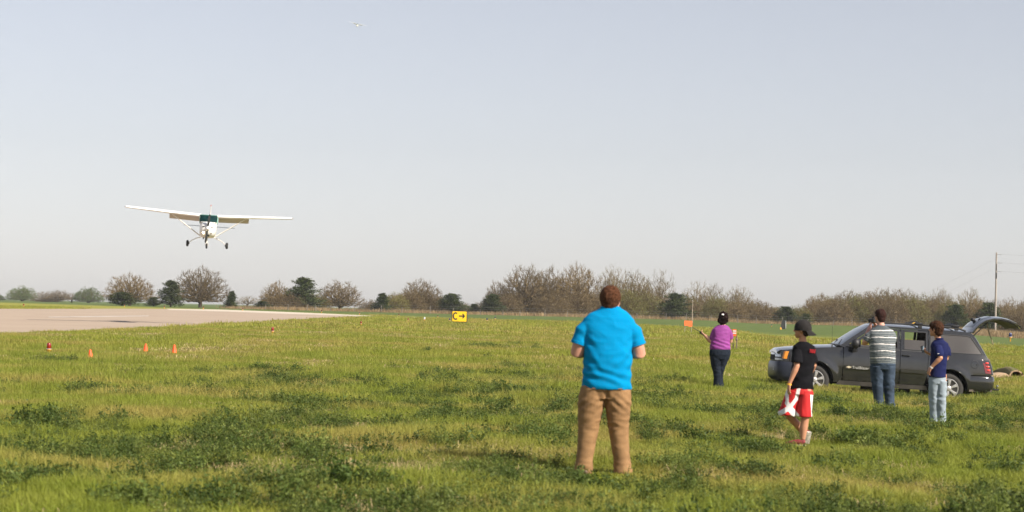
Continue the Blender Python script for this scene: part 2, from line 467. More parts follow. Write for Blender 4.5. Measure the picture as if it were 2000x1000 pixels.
def branch_tree(seed, h=8.0, N=1500, half=4.5, bf=.45, fine=.016, low=.12, shell=.5, leaf=0, leaf_size=.1, twigs=4, tw_len=.8, upw=.5, stems=1):
    """crown points inside a lumpy dome, joined to the ground by the shortest forking paths (Prim), thickness by pipe model"""
    r = np.random.default_rng(seed)
    P = []
    lob = [(r.random() * 6.283, r.uniform(.82, 1.12)) for _ in range(7)]
    while len(P) < N:
        d = r.normal(size=3); d[2] = abs(d[2]); d /= np.linalg.norm(d)
        q = r.random() ** (1 / (1 + 2 * shell))
        a = math.atan2(d[1], d[0]); k = sum(w * max(0, math.cos(a - b)) ** 2 for b, w in lob) / sum(max(0, math.cos(a - b)) ** 2 for b, w in lob)
        k *= 1 + .10 * math.sin(a * 3 + seed) + .08 * math.sin(a * 7 + d[2] * 9)
        p = np.array([d[0] * half * q * k, d[1] * half * q * k, h * (low + (1 - low) * d[2] * q * (.9 + .13 * math.sin(a * 5 + seed)))])
        # hollow under the crown near the stem
        if p[2] < h * low * 1.5 and np.hypot(p[0], p[1]) > half * .8: continue
        P.append(p)
    P = np.array(P)
    S = np.array([[math.cos(i * 6.283 / stems) * .3 * (stems > 1), math.sin(i * 6.283 / stems) * .3 * (stems > 1), 0.] for i in range(stems)])
    A = np.concatenate([S, P]); n = len(A)
    path = np.zeros(n); par = np.full(n, -1); done = np.zeros(n, bool); done[:stems] = True
    cost = np.full(n, 1e9); src = np.zeros(n, int)
    for i in range(stems):
        dd = np.linalg.norm(A - A[i], axis=1); m = dd < cost; cost[m] = dd[m]; src[m] = i
    order = []
    for _ in range(n - stems):
        c = np.where(done, 1e9, cost); j = int(c.argmin()); done[j] = True; par[j] = src[j]
        path[j] = path[par[j]] + np.linalg.norm(A[j] - A[par[j]]); order.append(j)
        dd = np.linalg.norm(A - A[j], axis=1) + bf * path[j]
        m = (dd < cost) & ~done; cost[m] = dd[m]; src[m] = j
    wgt = np.ones(n)
    for j in reversed(order): wgt[par[j]] += wgt[j]
    rad = fine * wgt ** .47
    rad = np.minimum(rad, h * .035)
    # pull the forks slightly so that paths bend
    B = A.copy(); B[stems:] += r.normal(size=(n - stems, 3)) * .05 * half / 4
    segs = []; tw = []
    for j in order:
        p = par[j]; rec = [*B[p], *B[j], rad[j] * 1.05 if wgt[p] > wgt[j] * 1.5 else rad[p], rad[j]]
        (segs if wgt[j] > N * .02 else tw).append(rec)
    tips = []
    for j in range(stems, n):
        if wgt[j] <= 4:
            for _ in range(twigs):
                d = B[j] - np.array([0, 0, h * .1]); d /= np.linalg.norm(d)
                d = d * .6 + r.normal(size=3) * .5 + np.array([0, 0, upw]); d /= np.linalg.norm(d)
                L = tw_len * r.uniform(.4, 1.1); e = B[j] + d * L
                tw.append([*B[j], *e, fine * .8, fine * .45]); tips.append(e)
    segs = np.array(segs); tw = np.array(tw); tips = np.array(tips)
    sc_ = h / np.percentile(tips[:, 2], 99.6)
    segs[:, :6] *= sc_; tw[:, :6] *= sc_; tips *= sc_
    segs[segs[:, 2] < .02, 2] = -.3
    trunk = np_mesh('trunk', [(*seg_arrays(segs, 5), 0)], [m_bark])
    parts = [(*seg_arrays(tw, 3), 0)]
    if leaf:
        idx = r.integers(0, len(tips), leaf); cen = tips[idx] + r.normal(size=(leaf, 3)) * .16
        cen = cen[cen[:, 2] > .05]
        parts.append((*quad_arrays(cen, leaf_size * r.uniform(.6, 1.4, len(cen)), r), 1))
    wd = np.percentile(np.abs(tips[:, :2]), 98.5)
    return trunk, parts, h, wd

def cedar(seed, h=5.0, w=1.6, cone=.8, n=9000):
    r = np.random.default_rng(seed)
    nb = 110; segs = [[0, 0, -.2, 0, 0, h * .85, h * .028, h * .006]]; cen = []
    for i in range(nb):
        z = h * (.06 + .9 * (i / nb) ** .9); t = z / h
        rad = w * ((1 - t) ** cone) * r.uniform(.45, 1.2) + .15
        if t < .15: rad *= .75 + t
        a = r.random() * 6.283; d = np.array([math.cos(a), math.sin(a), r.uniform(.1, .5)])
        tip = np.array([0, 0, z]) + d * rad
        segs.append([0, 0, z * .97, *tip, .035, .012])
        k = int(n / nb * (.5 + rad / w))
        u = r.random(k) ** .6
        cc = np.array([0, 0, z]) + d * rad * u[:, None] + r.normal(size=(k, 3)) * np.array([.22, .22, .19]) * (.4 + .6 * rad / w)
        cen.append(cc)
    cen = np.concatenate(cen); cen = cen[cen[:, 2] > .05]
    trunk = np_mesh('trunk', [(*seg_arrays(segs, 5), 0)], [m_bark])
    crown = np_mesh('crown', [(*quad_arrays(cen, r.uniform(.10, .24, len(cen)), r), 0)], [m_cedar])
    return trunk, crown, h, w

PROTO = {}
def reg(kind, trunk, crown, h, w):
    PROTO.setdefault(kind, []).append((trunk, crown, h, w))
for sd_ in (3, 8, 21, 34):
    t, p, h, w = branch_tree(sd_, 8, 1300, 4.6, leaf=2200, leaf_size=.09, low=.14, fine=.024, twigs=5)
    reg('bare', t, np_mesh('crown', p, [m_twig, m_budb]), h, w)
for sd_ in (5, 13):
    t, p, h, w = branch_tree(sd_, 8, 1200, 4.2, leaf=5200, leaf_size=.11, low=.10, upw=.8, bf=.6, fine=.021)
    reg('budding', t, np_mesh('crown', p, [m_twig, m_bud]), h, w)
for sd_ in (6, 17):
    t, p, h, w = branch_tree(sd_, 8, 420, 3.4, leaf=900, leaf_size=.12, low=.25, upw=.7, fine=.018, bf=.6, shell=.3)
    reg('thin', t, np_mesh('crown', p, [m_twig, m_bud]), h, w)
for sd_ in (44, 55, 66):
    t, p, h, w = branch_tree(sd_, 4.5, 900, 3.2, leaf=8500, leaf_size=.14, low=.04, stems=5, shell=.2, tw_len=.6, fine=.020)
    reg('brown_brush', t, np_mesh('crown', p, [m_twig2, m_budb]), h, w)
for sd_ in (47, 58):
    t, p, h, w = branch_tree(sd_, 4.5, 900, 3.2, leaf=12000, leaf_size=.14, low=.04, stems=5, shell=.2, tw_len=.6, fine=.018)
    reg('yellow_brush', t, np_mesh('crown', p, [m_twig2, m_bud]), h, w)
for sd_ in (70, 71):
    t, p, h, w = branch_tree(sd_, 7, 900, 4.2, leaf=14000, leaf_size=.2, low=.08)
    reg('green', t, np_mesh('crown', p, [m_twig, m_green]), h, w)
for sd_ in (80, 81, 82):
    reg('cedar', *cedar(sd_, 5, 2.0, .62))
reg('cone_cedar', *cedar(90, 5, 1.25, .95))

NM = {'bare': 'bare_tree', 'budding': 'budding_tree', 'thin': 'slender_tree', 'brown_brush': 'shrub', 'yellow_brush': 'shrub',
      'green': 'leafy_tree', 'cedar': 'cedar_tree', 'cone_cedar': 'cedar_tree'}
CT = {'bare': 'bare tree', 'budding': 'tree', 'thin': 'tree', 'brown_brush': 'shrub', 'yellow_brush': 'shrub', 'green': 'tree',
      'cedar': 'cedar tree', 'cone_cedar': 'cedar tree'}
GR = {'bare': 'bare trees along the far field edge', 'budding': 'budding trees along the far field edge', 'thin': 'slender pale trees in the tree line',
      'brown_brush': 'brown brush in the tree line', 'yellow_brush': 'yellow green brush in the tree line', 'green': 'distant leafy trees on the left horizon',
      'cedar': 'dark cedars in the tree line', 'cone_cedar': 'dark cedars in the tree line'}
# photo x centre, width px, top y, distance, kind, label
TREES = [
 (42, 56, 559, 640, 'green', 'rounded pale tree, leftmost whole tree on the horizon'),
 (-4, 24, 575, 640, 'green', 'tree cut by the left edge of the photo on the horizon'),
 (84, 40, 568, 620, 'thin', 'wispy tan tree just right of the leftmost rounded tree'),
 (112, 50, 566, 600, 'bare', 'small hazy bare tree between the two rounded pale trees'),
 (140, 34, 571, 620, 'thin', 'thin hazy tree just left of the second rounded pale tree'),
 (172, 54, 562, 620, 'green', 'rounded pale green tree left of the first big bare tree'),
 (253, 96, 534, 340, 'bare', 'wide bare tree rising above the low dark cedar, left of the airplane'),
 (238, 56, 570, 330, 'cedar', 'broad low cedar at the foot of the first big bare tree'),
 (300, 32, 580, 335, 'cedar', 'small cedar between the two large left bare trees'),
 (333, 46, 547, 326, 'cedar', 'tall dark cedar touching the left side of the bare tree under the airplane'),
 (390, 106, 521, 336, 'bare', 'large rounded bare tree directly below the airplane'),
 (452, 27, 568, 322, 'cone_cedar', 'small pointed cedar standing alone right of the tree below the airplane'),
 (483, 44, 577, 520, 'thin', 'pale hazy tree in the gap right of the pointed cedar'),
 (540, 66, 549, 338, 'bare', 'bare tree left of the tall ragged cedar'),
 (512, 36, 588, 322, 'cedar', 'low spreading cedar at the left foot of a brown thicket'),
 (592, 62, 541, 330, 'cedar', 'tall ragged cedar poking above yellow brush'),
 (663, 84, 548, 336, 'bare', 'rounded bare tree standing right of the yellow brush'),
 (746, 38, 572, 320, 'cone_cedar', 'leaning cedar on the left edge of the brush behind the runway end'),
 (822, 86, 545, 338, 'bare', 'rounded bare tree left of the yellow sign'),
 (882, 54, 573, 322, 'cedar', 'dark cedar straight above the yellow sign'),
 (926, 26, 593, 326, 'cedar', 'low cedar just right of the yellow sign'),
 (944, 20, 597, 330, 'cedar', 'tiny cedar in the low gap right of the yellow sign'),
 (962, 44, 574, 324, 'cedar', 'cedar at the left foot of the tall bare grove'),
 (972, 54, 549, 342, 'bare', 'short bare tree on the left shoulder of the tall grove'),
 (1030, 110, 518, 340, 'bare', 'tall bare tree, left of the two highest in the grove'),
 (1072, 90, 522, 352, 'bare', 'bare tree half hidden between the two highest of the grove'),
 (1126, 104, 515, 338, 'bare', 'tall bare tree, right of the two highest in the grove'),
 (1196, 70, 522, 344, 'budding', 'budding tree directly behind the head of the man in blue'),
 (1240, 86, 530, 336, 'budding', 'yellowish budding tree right of the head of the man in blue'),
 (1288, 62, 526, 372, 'thin', 'tall wispy pale tree on the right end of the tall grove'),
 (1320, 62, 572, 322, 'cedar', 'broad cedar left of the orange board'),
 (1362, 56, 548, 380, 'thin', 'wispy pale tree above the orange board'),
 (1394, 50, 552, 384, 'thin', 'wispy pale tree above the woman in purple'),
 (1442, 62, 560, 345, 'budding', 'upright bare tree with fanned twigs right of the woman in purple'),
 (1478, 50, 584, 350, 'bare', 'low tan tree between the fanned tree and the cedar'),
 (1534, 48, 598, 322, 'cedar', 'round cedar left of the capped boy'),
 (1574, 26, 612, 320, 'cedar', 'small cedar just above the cap of the boy'),
 (1602, 80, 574, 345, 'bare', 'bare tree right of the capped boy at the start of the thicket'),
 (1655, 96, 568, 340, 'budding', 'bushy budding tree above the windshield of the car'),
 (1724, 104, 563, 336, 'bare', 'domed bare tree behind the man in the striped shirt'),
 (1770, 90, 566, 342, 'budding', 'domed budding tree above the middle of the car roof'),
 (1836, 62, 564, 346, 'budding', 'budding tree above the boy in navy'),
 (1896, 72, 564, 342, 'budding', 'grey green budding tree left of the utility pole'),
 (1868, 54, 594, 322, 'cedar', 'wide dark cedar just left of the raised tailgate'),
 (1930, 56, 590, 326, 'cedar', 'dark cedar behind the raised tailgate'),
 (1972, 56, 582, 346, 'bare', 'bare tree just right of the utility pole'),
 (2012, 60, 578, 350, 'bare', 'bare tree cut by the right edge of the photo'),
]
BR = [(560, 66, 572, 'brown_brush', 'brown thicket shrub in front of the tall ragged cedar'),
 (608, 62, 570, 'yellow_brush', 'yellow green shrub at the right foot of the ragged cedar'),
 (530, 40, 582, 'brown_brush', 'low brown shrub left of the ragged cedar'),
 (768, 54, 573, 'yellow_brush', 'yellow shrub right of the leaning cedar'),
 (800, 56, 566, 'brown_brush', 'brown shrub left of the rounded bare tree by the sign'),
 (848, 50, 577, 'brown_brush', 'brown shrub right of the rounded bare tree by the sign'),
 (725, 40, 586, 'brown_brush', 'thin brown shrub left of the leaning cedar'),
 (985, 60, 574, 'brown_brush', 'brown shrub at the left end under the tall grove'),
 (1028, 66, 566, 'brown_brush', 'brown undergrowth shrub below the left highest tree'),
 (1080, 60, 570, 'brown_brush', 'brown undergrowth shrub between the two highest trees'),
 (1126, 64, 568, 'brown_brush', 'brown undergrowth shrub left of the man in blue'),
 (1160, 50, 574, 'brown_brush', 'brown shrub behind the left shoulder of the man in blue'),
 (1222, 60, 566, 'yellow_brush', 'yellow brown shrub right of the head of the man in blue'),
 (1264, 64, 572, 'yellow_brush', 'yellow shrub left of the broad cedar'),
 (1352, 46, 584, 'brown_brush', 'brown shrub right of the broad cedar'),
 (1394, 44, 580, 'yellow_brush', 'yellow shrub left of the head of the woman'),
 (1430, 54, 588, 'brown_brush', 'tan shrub right of the head of the woman'),
 (1464, 50, 592, 'brown_brush', 'tan shrub under the fanned tree'),
 (1500, 52, 594, 'brown_brush', 'tan shrub left of the round cedar'),
 (1562, 46, 598, 'yellow_brush', 'yellow shrub right of the round cedar'),
 (1596, 62, 584, 'brown_brush', 'brown shrub right of the capped boy'),
 (1634, 60, 580, 'brown_brush', 'brown shrub above the hood of the car'),
 (1672, 60, 578, 'yellow_brush', 'yellow shrub above the windshield'),
 (1706, 58, 576, 'brown_brush', 'brown shrub behind the head of the striped man'),
 (1744, 60, 578, 'brown_brush', 'brown shrub right of the striped man'),
 (1782, 60, 580, 'yellow_brush', 'yellow brown shrub above the rear door'),
 (1818, 56, 584, 'brown_brush', 'brown shrub above the head of the boy in navy'),
 (1850, 50, 588, 'yellow_brush', 'yellow shrub right of the head of the boy in navy'),
 (1902, 54, 592, 'brown_brush', 'brown shrub left of the tailgate hinge'),
 (1960, 54, 596, 'brown_brush', 'brown shrub right of the utility pole base'),
 (1996, 54, 598, 'brown_brush', 'brown shrub at the right end of the tree line'),
 (90, 50, 581, 'brown_brush', 'low hazy tan shrub on the left horizon'),
]
BACK = [(x, 62, t, k) for x, t, k in ((968, 582, 0), (1004, 572, 0), (1048, 570, 1), (1100, 566, 0), (1146, 568, 1), (1186, 566, 0), (1240, 562, 1), (1286, 572, 0), (1338, 578, 1),
  (1372, 578, 0), (1412, 580, 1), (1450, 586, 0), (1486, 594, 0), (1520, 600, 1), (1550, 602, 0), (1616, 580, 1), (1652, 576, 0), (1690, 574, 0), (1726, 572, 1), (1764, 574, 0), (1800, 578, 1), (1834, 580, 0), (1876, 584, 1), (1916, 586, 0), (1944, 588, 0), (1980, 592, 0), (2014, 594, 1),
  (545, 578, 1), (576, 566, 0), (784, 574, 0), (812, 570, 1), (862, 584, 0), (904, 592, 0), (948, 594, 1))]
def plant_tree(i, px, wpx, top, Y, kind, label):
    pr = PROTO[kind][i % len(PROTO[kind])]
    g = onground(px, Y); t = at(px, top, Y)
    h = t.z - g.z; w = wpx / 4000 * Y / 2 * (1.2 if kind == 'cedar' else 1)
    o = thing(NM[kind], label, CT[kind], g, 0, GR[kind])
    tr = link('trunk', pr[0], o); cr = link('crown', pr[1], o)
    o.scale = (w / pr[3] * 1.08, w / pr[3] * 1.08, h / pr[2])
    o.rotation_euler.z = i * 2.1
for i, (px, w, top, Y, k, lb) in enumerate(TREES): plant_tree(i, px, w, top, Y, k, lb)
for i, (px, w, top, k, lb) in enumerate(BR): plant_tree(i + 3, px, w * 1.15, top, 600 if px < 200 else 328 + (i % 3) * 6, k, lb)

BACK_AT = '''under the left shoulder tree of the grove|left of the first tall grove tree|between the two tallest grove trees|under the second tallest grove tree|right of the second tallest grove tree, over the blue left shoulder|directly behind the head of the man in blue|over the right shoulder of the man in blue|under the wispy tree left of the broad cedar|right of the broad cedar by the orange board|above the pale marker pole|straight above the head of the woman in purple|under the fanned twigs right of the woman|midway between the woman and the capped boy|at the left side of the round cedar|above the capped boy's head|above the front of the car hood|above the car windshield base|above the top of the windshield|above the striped man's right shoulder|above the middle of the roof rack|left of the boy in navy's head|right of the boy in navy's head|at the left side of the wide cedar by the tailgate|between the two cedars near the tailgate|just left of the utility pole foot|right of the utility pole foot|at the right edge of the photo|left of the tall ragged cedar|under the tall ragged cedar|right of the leaning cedar|under the bare tree left of the sign|left of the dark cedar above the sign|just right of the dark cedar above the sign|in the low gap left of the grove'''.split('|')
for i, (px, w, top, k) in enumerate(BACK):
    plant_tree(i, px, w * 1.2, top, 350 + (i % 4) * 4, 'yellow_brush' if k else 'brown_brush', ('olive' if k else 'brown') + ' back row shrub ' + BACK_AT[i])

# ------------------------------------------------------------ far fence, one thing with its posts and wires
def build_fence():
    mp = mat('weathered_post', (.17, .145, .12), .85, var=.25, vscale=8)
    f = thing('wire_fence', 'pale post and wire fence running along the foot of the tree line', 'fence', onground(1100, 313))
    base = f.location
    pts = []
    for px in range(470, 2010, 46):
        if px > 1880: continue
        px += random.uniform(-9, 9); g = onground(px, 313); pts.append(g); h = random.uniform(.8, 1.2)
        mb = MB(); q = g - base
        mb.tube([q + Vector((0, 0, -.2)), q + Vector((0, 0, h * .6)), q + Vector((.02, 0, h))], [.05, .05, .04], 6)
        mb.build('post', mp, f)
    for hz in (.5, .85, 1.15):
        mb = MB(); mb.tube([p - base + Vector((0, -.08, hz)) for p in pts], .008, 4); mb.build('wire', mat('wire_steel', (.3, .3, .3), .5, .8), f)
build_fence()

# ------------------------------------------------------------ scattered ground cover
def scatter(name, label, pts, rot, scl, idx, protos, cat=None):
    me = bpy.data.meshes.new(name); n = len(pts)
    me.vertices.add(n); me.vertices.foreach_set('co', np.asarray(pts, float).ravel())
    a = me.attributes.new('rot', 'FLOAT_VECTOR', 'POINT'); a.data.foreach_set('vector', np.asarray(rot, float).ravel())
    a = me.attributes.new('scl', 'FLOAT_VECTOR', 'POINT'); a.data.foreach_set('vector', np.asarray(scl, float).ravel())
    a = me.attributes.new('idx', 'INT', 'POINT'); a.data.foreach_set('value', np.asarray(idx, np.int32))
    o = link(name, me)
    col = bpy.data.collections.new(name + '_sources')
    for i, p in enumerate(protos):
        s = bpy.data.objects.new('%s_source_%02d' % (name, i), p); col.objects.link(s)
    ng = bpy.data.node_groups.new(name, 'GeometryNodeTree')
    ng.interface.new_socket('Geometry', in_out='INPUT', socket_type='NodeSocketGeometry')
    ng.interface.new_socket('Geometry', in_out='OUTPUT', socket_type='NodeSocketGeometry')
    N = ng.nodes; L = ng.links.new
    gi = N.new('NodeGroupInput'); go = N.new('NodeGroupOutput')
    ip = N.new('GeometryNodeInstanceOnPoints'); ci = N.new('GeometryNodeCollectionInfo')
    ci.inputs['Collection'].default_value = col; ci.inputs['Separate Children'].default_value = True; ci.inputs['Reset Children'].default_value = True
    def attr(nm, ty):
        q = N.new('GeometryNodeInputNamedAttribute'); q.data_type = ty; q.inputs['Name'].default_value = nm
        return q.outputs['Attribute']
    L(gi.outputs[0], ip.inputs['Points']); L(ci.outputs[0], ip.inputs['Instance']); ip.inputs['Pick Instance'].default_value = True
    L(attr('idx', 'INT'), ip.inputs['Instance Index'])
    e2r = N.new('FunctionNodeEulerToRotation'); L(attr('rot', 'FLOAT_VECTOR'), e2r.inputs[0]); L(e2r.outputs[0], ip.inputs['Rotation'])
    L(attr('scl', 'FLOAT_VECTOR'), ip.inputs['Scale'])
    L(ip.outputs[0], go.inputs[0])
    md = o.modifiers.new('scatter', 'NODES'); md.node_group = ng
    tag(o, label, cat, kind='stuff')
    return o

def blades(seed, n, rad, h, w, lean, mt, curve=.5, hvar=.4):
    """patch of bent grass blades, two quads each"""
    r = np.random.default_rng(seed)
    a = r.random(n) * 6.283; q = np.sqrt(r.random(n)) * rad
    base = np.stack([q * np.cos(a), q * np.sin(a), np.full(n, -.02)], 1)
    H = h * (1 + hvar * r.normal(size=n)).clip(.35, 1.9)
    d = r.random(n) * 6.283; ln = lean * r.random(n) * H
    dr = np.stack([np.cos(d), np.sin(d), np.zeros(n)], 1)
    mid = base + dr * (ln * .3)[:, None] + np.array([0, 0, 1.]) * (H * .58)[:, None]
    tip = base + dr * ln[:, None] + np.array([0, 0, 1.]) * (H * (1 - curve * .3 * lean))[:, None]
    f = r.random(n) * 6.283; sd__ = np.stack([np.cos(f), np.sin(f), np.zeros(n)], 1) * (w * r.uniform(.6, 1.3, n) / 2)[:, None]
    V = np.stack([base - sd__, base + sd__, mid + sd__ * .8, mid - sd__ * .8, tip + sd__ * .12, tip - sd__ * .12], 1).reshape(-1, 3)
    b = (np.arange(n) * 6)[:, None]
    F = np.concatenate([b + np.array([[0, 1, 2, 3]]), b + np.array([[3, 2, 4, 5]])])
    return np_mesh('blades', [(V, F, 0)], [mt])
def weed(seed, n, rad, h, ls, mt):
    r = np.random.default_rng(seed)
    ns = max(5, n // 16); segs = []; cen = []
    for i in range(ns):
        a = r.random() * 6.283; q = rad * r.random() ** .6
        b0 = np.array([q * .35 * math.cos(a), q * .35 * math.sin(a), -.02])
        t = np.array([q * math.cos(a), q * math.sin(a), h * r.uniform(.45, 1.1) * (1 - .35 * (q / rad) ** 2)])
        segs.append([*b0, *t, .003, .002])
        k = n // ns; u = r.uniform(.3, 1.02, k)[:, None]
        cen.append(b0 + (t - b0) * u + r.normal(size=(k, 3)) * np.array([rad * .13, rad * .13, h * .06]))
    cen = np.concatenate(cen)
    return np_mesh('weed', [(*seg_arrays(segs, 3), 0), (*quad_arrays(cen, ls * r.uniform(.6, 1.4, len(cen)), r, .8), 0)], [mt])

m_grn = leaf_mat('grass_blade_lush', (.200, .245, .028), (.285, .305, .050), .40, patch=(.36, .31, .080), pscale=.3, vscale=.9, objvar=.25)
m_gr = leaf_mat('grass_blade', (.21, .245, .028), (.30, .31, .048), .40, patch=(.36, .295, .080), pscale=.16, vscale=.9, objvar=.22)
m_dry = leaf_mat('dry_grass', (.56, .44, .24), (.40, .31, .15), .3, vscale=4, objvar=.2)
m_wd = leaf_mat('weed_leaf', (.050, .084, .015), (.095, .130, .025), .30, vscale=1.5, objvar=.28)
m_wd2 = leaf_mat('weed_leaf_pale', (.13, .17, .032), (.17, .20, .045), .30, vscale=1.5, objvar=.25)
m_rd = leaf_mat('tall_dry_grass', (.36, .26, .14), (.25, .17, .085), .3, vscale=.7, objvar=.2)

def fld(n, y0, y1, mg=.30, seed=1):
    """random field points between two distances, uniform in area, frame plus a margin"""
    r = np.random.default_rng(seed)
    y = np.sqrt(r.random(n) * (y1 ** 2 - y0 ** 2) + y0 ** 2); x = (r.random(n) * 2 - 1) * y * mg
    return x, y, r
def noise2(x, y, s, off=0.0):
    return np.array([noise.fractal(Vector((a * s + off, b * s, off)), 1.0, 2.0, 4) for a, b in zip(x, y)])
NEAR = np.array(near); FAR = np.array(far)
rw_poly = np.array(near + far[::-1])
tx_poly = np.array(tx_n + tx_f[::-1])
def inpoly(x, y, P):
    c = np.zeros(len(x), bool); j = len(P) - 1
    for i in range(len(P)):
        xi, yi, xj, yj = *P[i], *P[j]
        c ^= ((yi > y) != (yj > y)) & (x < (xj - xi) * (y - yi) / ((yj - yi) if yj != yi else 1e-9) + xi)
        j = i
    return c
def mk(x, y, r, s0, s1, zs=1.0):
    n = len(x); sc_ = r.uniform(s0, s1, n)
    pts = np.stack([x, y, gz(x, y)], 1)
    rot = np.stack([r.normal(size=n) * .05, r.normal(size=n) * .05, r.random(n) * 6.283], 1)
    return pts, rot, np.stack([sc_, sc_, sc_ * zs], 1)
CLEAR = []
def fade_at(x, y):
    k = np.ones(len(x))
    for cx, cy, r0, front in CLEAR:
        d = np.hypot(x - cx, (y - cy) / np.where(y < cy, front, 1.0)) / r0
        k = np.minimum(k, np.clip(.32 + .68 * (d - .45) * 1.6, .32, 1))
    return k
for px, Y, r0, fr in ((1187, 19.7, .70, 3.0), (1575, 26, .7, 4.5), (1408, 44.6, .4, 3), (1725, 37, .8, 5), (1835, 31, .7, 5)):
    p_ = onground(px, Y); CLEAR.append((p_.x, p_.y, r0, fr))
for px, py in ((95, 695), (532, 655), (705, 637), (797, 629), (829, 628.5), (878, 629.5), (951, 629.5), (177, 706), (283.5, 692), (340, 694), (897, 634)):
    p_ = hit(px, py); CLEAR.append((p_.x, p_.y, .012 * p_.y ** .9, 5))
# --- weed patches seen in the photo: centre px, half size px
BL = [(935,682,34,4),(980,684,14,4),(1004,677,9,3),(1050,682,8,3),(830,690,5,4),(955,705,8,4),(1130,725,20,4),(1010,728,30,6),(960,728,10,5),
 (640,762,110,17),(500,757,70,13),(372,758,34,10),(412,777,16,7),(880,752,70,12),(900,772,110,13),(1040,785,130,16),(1010,748,60,9),(760,785,24,9),
 (725,810,28,7),(790,822,70,8),(870,830,60,12),(935,832,24,15),(1290,748,46,8),(1255,760,40,10),(1300,795,80,18),(1400,800,110,18),(1480,822,70,15),
 (450,824,18,12),(228,836,30,14),(130,820,40,14),(60,840,60,18),(290,870,60,20),(180,862,60,16),(100,880,90,20),(430,860,60,14),(560,828,60,14),
 (220,930,130,28),(40,960,80,34),(330,950,70,18),(120,920,120,20),(420,905,110,20),(560,890,80,20),(650,842,40,14),(940,862,22,12),(1030,845,60,14),
 (1060,862,50,16),(1100,880,50,16),(1330,872,60,22),(1430,880,50,20),(1280,850,50,16),(1500,852,60,14),(1620,868,60,12),(1560,905,80,16),(1680,880,90,16),
 (1770,900,50,18),(1850,870,80,20),(1940,850,70,20),(1900,800,110,14),(1760,806,40,8),(1640,800,60,12),(1980,790,50,12),(1950,930,50,14),(1700,940,80,16),
 (1450,950,90,18),(1300,930,50,12),(1210,960,50,14),(1100,962,40,10),(900,945,60,12),(760,905,60,14),(700,960,60,14),(560,960,70,16),(1930,980,80,16),(1600,985,90,14)]
wx = []; wy = []; wr = np.random.default_rng(5)
for (px, py, hw, hh) in BL:
    c = hit(px, py); a = hit(px, py - hh); b = hit(px, py + hh)
    ry = (a.y - b.y) / 2; rx = hw / 4000 * c.y
    n = int(min(1600, 26 * rx * ry * math.pi) + 5)
    q = np.sqrt(wr.random(n)); an = wr.random(n) * 6.283
    wx.append(c.x + np.cos(an) * q * rx * 1.1); wy.append(c.y + np.sin(an) * q * ry * 1.1)
wx = np.concatenate(wx); wy = np.concatenate(wy)
keep = noise2(wx, wy, 1.3, 3.1) > -.22
wx = wx[keep]; wy = wy[keep]
x, y, r = fld(26000, 13, 52, .34, 9)
nz_ = noise2(x, y, .33, 7.7) + .35 * noise2(x, y, 1.4, 1.1)
k = nz_ > (-.03 + np.clip((y - 22) / 30, -.12, .5) + .012 * np.clip(x, -3, 5) * (y < 26))
wx = np.concatenate([wx, x[k]]); wy = np.concatenate([wy, y[k]])
kk = fade_at(wx, wy) > .8; wx = wx[kk]; wy = wy[kk]
r = np.random.default_rng(2)
pts, rot, scl = mk(wx, wy, r, .55, 1.25, 1.0)
scl *= np.clip(noise2(wx, wy, .8, 9.0) * .8 + .85, .5, 1.35)[:, None]
weeds = [weed(200 + i, 230, .17, .21, .025, m_wd) for i in range(4)] + [weed(210 + i, 170, .16, .22, .021, m_wd2) for i in range(2)]
scatter('weeds', 'dark green leafy weed patches spread through the grass', pts, rot, scl, r.integers(0, 6, len(wx)), weeds, 'weeds')
# --- grass near
def dens_grass(name, label, n, y0, y1, seed, protos, s0, s1, mg=.30, dryp=None):
    x, y, r = fld(n, y0, y1, mg, seed)
    k = ~inpoly(x, y, rw_poly) & ~inpoly(x, y, tx_poly) & (y + 1.5 * x < 212 + 9 * np.sin(x * .21))
    x, y = x[k], y[k]
    pts, rot, scl = mk(x, y, r, s0, s1)
    scl[:, 2] *= np.clip(1 + noise2(x, y, .45, 4.0) * .9, .5, 1.6) * fade_at(x, y)
    return pts, rot, scl, r.integers(0, protos, len(x))
P = [], [], [], []
for (n, y0, y1, sd_, off, s0, s1, mg) in ((112000, 9, 32, 21, 0, .8, 1.25, .45), (76000, 32, 62, 22, 0, 1.0, 1.7, .36), (34000, 62, 120, 23, 4, .8, 1.3, .32), (16000, 120, 235, 24, 8, .8, 1.3, .28)):
    a = dens_grass('', '', n, y0, y1, sd_, 4, s0, s1, mg)
    for q, v in zip(P, a): q.append(v)
    P[3][-1] = P[3][-1] + off
gp = [blades(300 + i, 46, .15, .085, .0065, .9, m_grn) for i in range(4)] + [blades(310 + i, 90, .5, .11, .015, .8, m_gr) for i in range(4)] + [blades(320 + i, 110, 1.3, .12, .035, .7, m_gr) for i in range(4)]
scatter('grass', 'yellow green grass covering the airfield', np.concatenate(P[0]), np.concatenate(P[1]), np.concatenate(P[2]), np.concatenate(P[3]), gp, 'grass')
